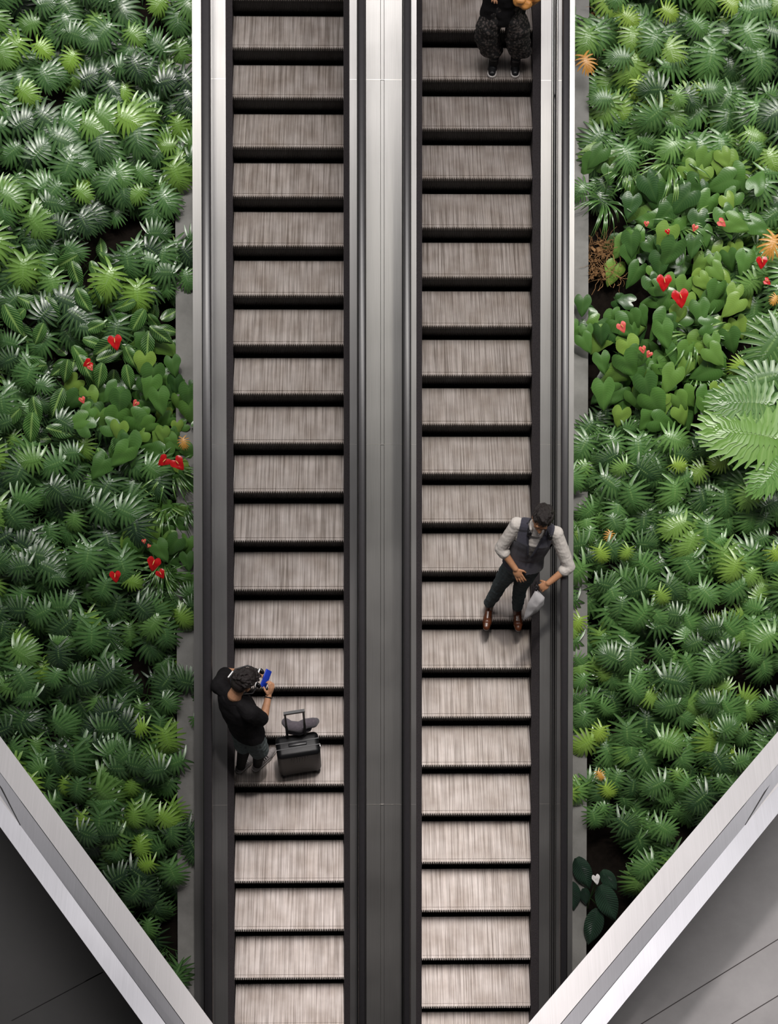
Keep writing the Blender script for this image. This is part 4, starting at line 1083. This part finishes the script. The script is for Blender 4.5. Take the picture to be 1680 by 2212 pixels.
# ---- suitcase and neck pillow
SC = empty('suitcase', J(647, 1652, 0)); SC.rotation_euler = (0, 0, .16); tag(SC, 'black hard-shell wheeled suitcase with raised handle on the left escalator', 'suitcase')
mb = MB(); mb.box(-.200, .200, -.112, .112, .045, .56); bevelled('shell', mb, M_case, SC, .045, 5)
mb = MB()
for y in (-.030, .030): mb.box(-.2015, .2015, y - .004, y + .004, .10, .5625)
b_ = mb.build('zip_track', M_blkpl, SC)
mb = MB()
for k in range(7):
    x = -.075 + k * .025; mb.box(x - .004, x + .004, -.1165, -.108, .40, .525)
bevelled('front_rib', mb, M_case, SC, .003, 2)
mb = MB(); mb.box(-.085, .085, -.016, .016, .560, .572); bevelled('carry_handle', mb, M_blkpl, SC, .005, 2)
mb = MB(); mb.box(.199, .208, -.035, .0, .44, .50); bevelled('side_latch', mb, M_silver, SC, .003, 2)
for x in (-.165, .165):
    for y in (-.085, .085):
        mb = MB(); mb.tube([(x - .012, y, .026), (x + .012, y, .026)], .025, 14); wh = mb.build('wheel', M_blkpl, SC)
        mb = MB(); mb.box(x - .018, x + .018, y - .02, y + .02, .035, .065); mb.build('caster_fork', M_blkpl, wh)
mb = MB()
for x in (-.083, .083): mb.box(x - .009, x + .009, .073, .087, .54, 1.16)
mb.box(-.095, .095, .068, .092, 1.145, 1.175)
tele = mb.build('telescopic_handle', M_blkpl, SC)
mb = MB()
for x in (-.083, .083): mb.box(x - .011, x + .011, .071, .089, .54, .86)
mb.build('lower_tube', M_case, tele)
NPc = empty('neck_pillow', J(648, 1575, .57)); tag(NPc, 'mauve-grey neck pillow resting on top of the black suitcase', 'pillow')
F = Flesh()
Q = [J(617, 1560, .70), J(626, 1568, .69), J(646, 1571, .68), J(660, 1563, .70), J(676, 1561, .69), J(682, 1558, .68)]
F.chain(Q, [.040, .050, .054, .048, .048, .034]); F.chain([J(628, 1577, .615), J(646, 1577, .610), J(664, 1572, .615)], [.042, .050, .042])
F.build('cushion', M_pillow, NPc, .006, 3)

# ---- woman at the top, legs and bag in the frame
z2 = 4.333 * SN
J = lambda x, y, h: atz(x, y, z2 + h)
Wm = empty('person', J(1086, 140, 0)); tag(Wm, 'person in dark patterned wide trousers and black sneakers, cut off by the top edge', 'person')
hipR, hipL = J(1070, -22, .92), J(1112, -22, .92)
shR, shL, nk = J(1060, -116, 1.36), J(1138, -116, 1.36), J(1099, -128, 1.43)
knR, knL = J(1058, 62, .50), J(1114, 66, .50); anR, anL = J(1066, 132, .09), J(1113, 134, .09)
elR, wrR = J(1046, -55, 1.08), J(1066, -28, .98); elL, wrL = J(1160, -50, 1.08), J(1142, -20, .98); hc = J(1099, -150, 1.55)
rep('W', shR, elR, wrR); rep('W', shL, elL, wrL); rep('W', hipR, knR, anR); rep('W t', (hipR + hipL) / 2, (shR + shL) / 2, hc)
B = Flesh(); torso(B, hipR, hipL, shR, shL, nk, -.014, 0, 6, .92)
for s, e, w in ((shR, elR, wrR), (shL, elL, wrL)): B.chain([s, e, w], [.044, .036, .024])
for h, k, a in ((hipR, knR, anR), (hipL, knL, anL)): B.chain([h, k, k.lerp(a, .35), a], [.075, .048, .046, .034])
B.chain([(shR + shL) / 2, nk], [.06, .05]); Rh, P = head(B, hc, (0, -.9, -.3), (0, -.2, 1), nk, .94)
hand(B, wrR, (.1, -.6, -.4), (0, -.3, 1), (1, 0, .1), (.3, .3, .3, .3), .92); hand(B, wrL, (-.15, -.6, -.6), (0, -.5, 1), (-1, 0, .2), (.9, .9, .9, .9), .92)
B.build('body', M_skin2, Wm, .0045, 2)
hair(P, Rh, Wm, M_hair, rn, 90, .94).build('hair', M_hair, Wm, .006, 1)
F = Flesh(); torso(F, hipR, hipL, shR, shL, nk, .014, 0, 6, .95)
for s, e, w in ((shR, elR, wrR), (shL, elL, wrL)): F.chain([s, e, w.lerp(e, .15)], [.056, .046, .040])
hm = (hipR + hipL) / 2; F.loft([(hm - Vector((0, 0, .30)), .205, .165, Vector((1, 0, 0)), Vector((0, 1, 0))), (hm, .185, .14, Vector((1, 0, 0)), Vector((0, 1, 0))), (hm + Vector((0, 0, .25)), .14, .11, Vector((1, 0, 0)), Vector((0, 1, 0)))])
F.build('long_top', M_blk, Wm, .006, 2, None, None, .01, 8)
F = Flesh()
for a_ in (anR, anL): F.chain([a_ + Vector((0, .01, .14)), a_ + Vector((0, 0, -.02))], [.052, .046])
F.build('socks', M_blkleg, Wm, .005, 2)
# floral pattern on the trousers
M_flor = mat('black_cloth', (0.010, 0.009, 0.009), 0.85); nt = M_flor.node_tree; b = nt.nodes['Principled BSDF']
tc = nt.nodes.new('ShaderNodeTexCoord'); vo = nt.nodes.new('ShaderNodeTexVoronoi'); vo.inputs['Scale'].default_value = 38
nz = nt.nodes.new('ShaderNodeTexNoise'); nz.inputs['Scale'].default_value = 55; nz.inputs['Detail'].default_value = 4
ad = nt.nodes.new('ShaderNodeMath'); ad.operation = 'ADD'; r = nt.nodes.new('ShaderNodeValToRGB')
nt.links.new(tc.outputs['Object'], vo.inputs['Vector']); nt.links.new(tc.outputs['Object'], nz.inputs['Vector'])
nt.links.new(vo.outputs['Distance'], ad.inputs[0]); nt.links.new(nz.outputs['Fac'], ad.inputs[1]); nt.links.new(ad.outputs[0], r.inputs[0])
r.color_ramp.interpolation = 'CONSTANT'; r.color_ramp.elements[0].color = (0.085, 0.068, 0.062, 1); r.color_ramp.elements[1].position = .93; r.color_ramp.elements[1].color = (0.010, 0.009, 0.009, 1)
nt.links.new(r.outputs[0], b.inputs['Base Color'])
F = Flesh(); X, Y = Vector((1, 0, 0)), Vector((0, 1, 0))
for k, a, dx in ((knR, anR, -.03), (knL, anL, .03)):
    top = (hm + k) / 2; F.loft([(a + Vector((dx, .02, .12)), .112, .115, X, Y), (k + Vector((dx * .7, .01, -.1)), .118, .125, X, Y), (k + Vector((dx * .3, .0, .08)), .115, .125, X, Y), (top, .11, .125, X, Y), (hm + Vector((dx, 0, 0)), .10, .12, X, Y)])
F.build('patterned_trousers', M_flor, Wm, .006, 2, None, None, .012, 9)
for an, hx, tx in ((anR, (1064, 126), (1062, 160)), (anL, (1113, 126), (1112, 160))):
    F = Flesh(); hh, tt = J(*hx, 0), J(*tx, 0); tt = hh + unit(tt - hh) * .25; shoe(F, an + Vector((0, 0, .05)), hh, tt, z2, .045, .050); so = F.build('sneaker', M_blkpl, Wm, .004, 2, z2 + .020)
    F = Flesh(); d = unit(tt - hh); F.limb(hh + d * .03 + Vector((0, 0, .016)), tt - d * .034 + Vector((0, 0, .016)), .042, .044)
    me_ = F.build('sole', M_sole, None, .004, 1, z2 + .002)
    for v in me_.data.vertices: v.co.z = min(v.co.z, z2 + .024)
    me_.parent = so
TB = empty('handbag', J(1140, 4, .82)); tag(TB, 'soft tan-orange bag held at the hip of the person cut off at the top', 'bag')
F = Flesh(); F.ell(J(1138, -14, .93), (.135, .10, .13)); F.ell(J(1122, 0, .93), (.06, .06, .06)); F.ell(J(1157, -8, .95), (.05, .06, .06)); F.ell(J(1133, 8, .90), (.07, .05, .05))
F.build('bag_body', M_tan, TB, .006, 2, None, None, .014, 12)
mb = MB(); mb.tube([J(1120, -26, .98), J(1124, -70, 1.3), J(1128, -105, 1.42), J(1142, -112, 1.40), J(1158, -70, 1.2), J(1160, -28, .98)], .008, 8); o = mb.build('bag_strap', M_tan, TB, True); o.matrix_parent_inverse = Matrix.Translation(-TB.location)
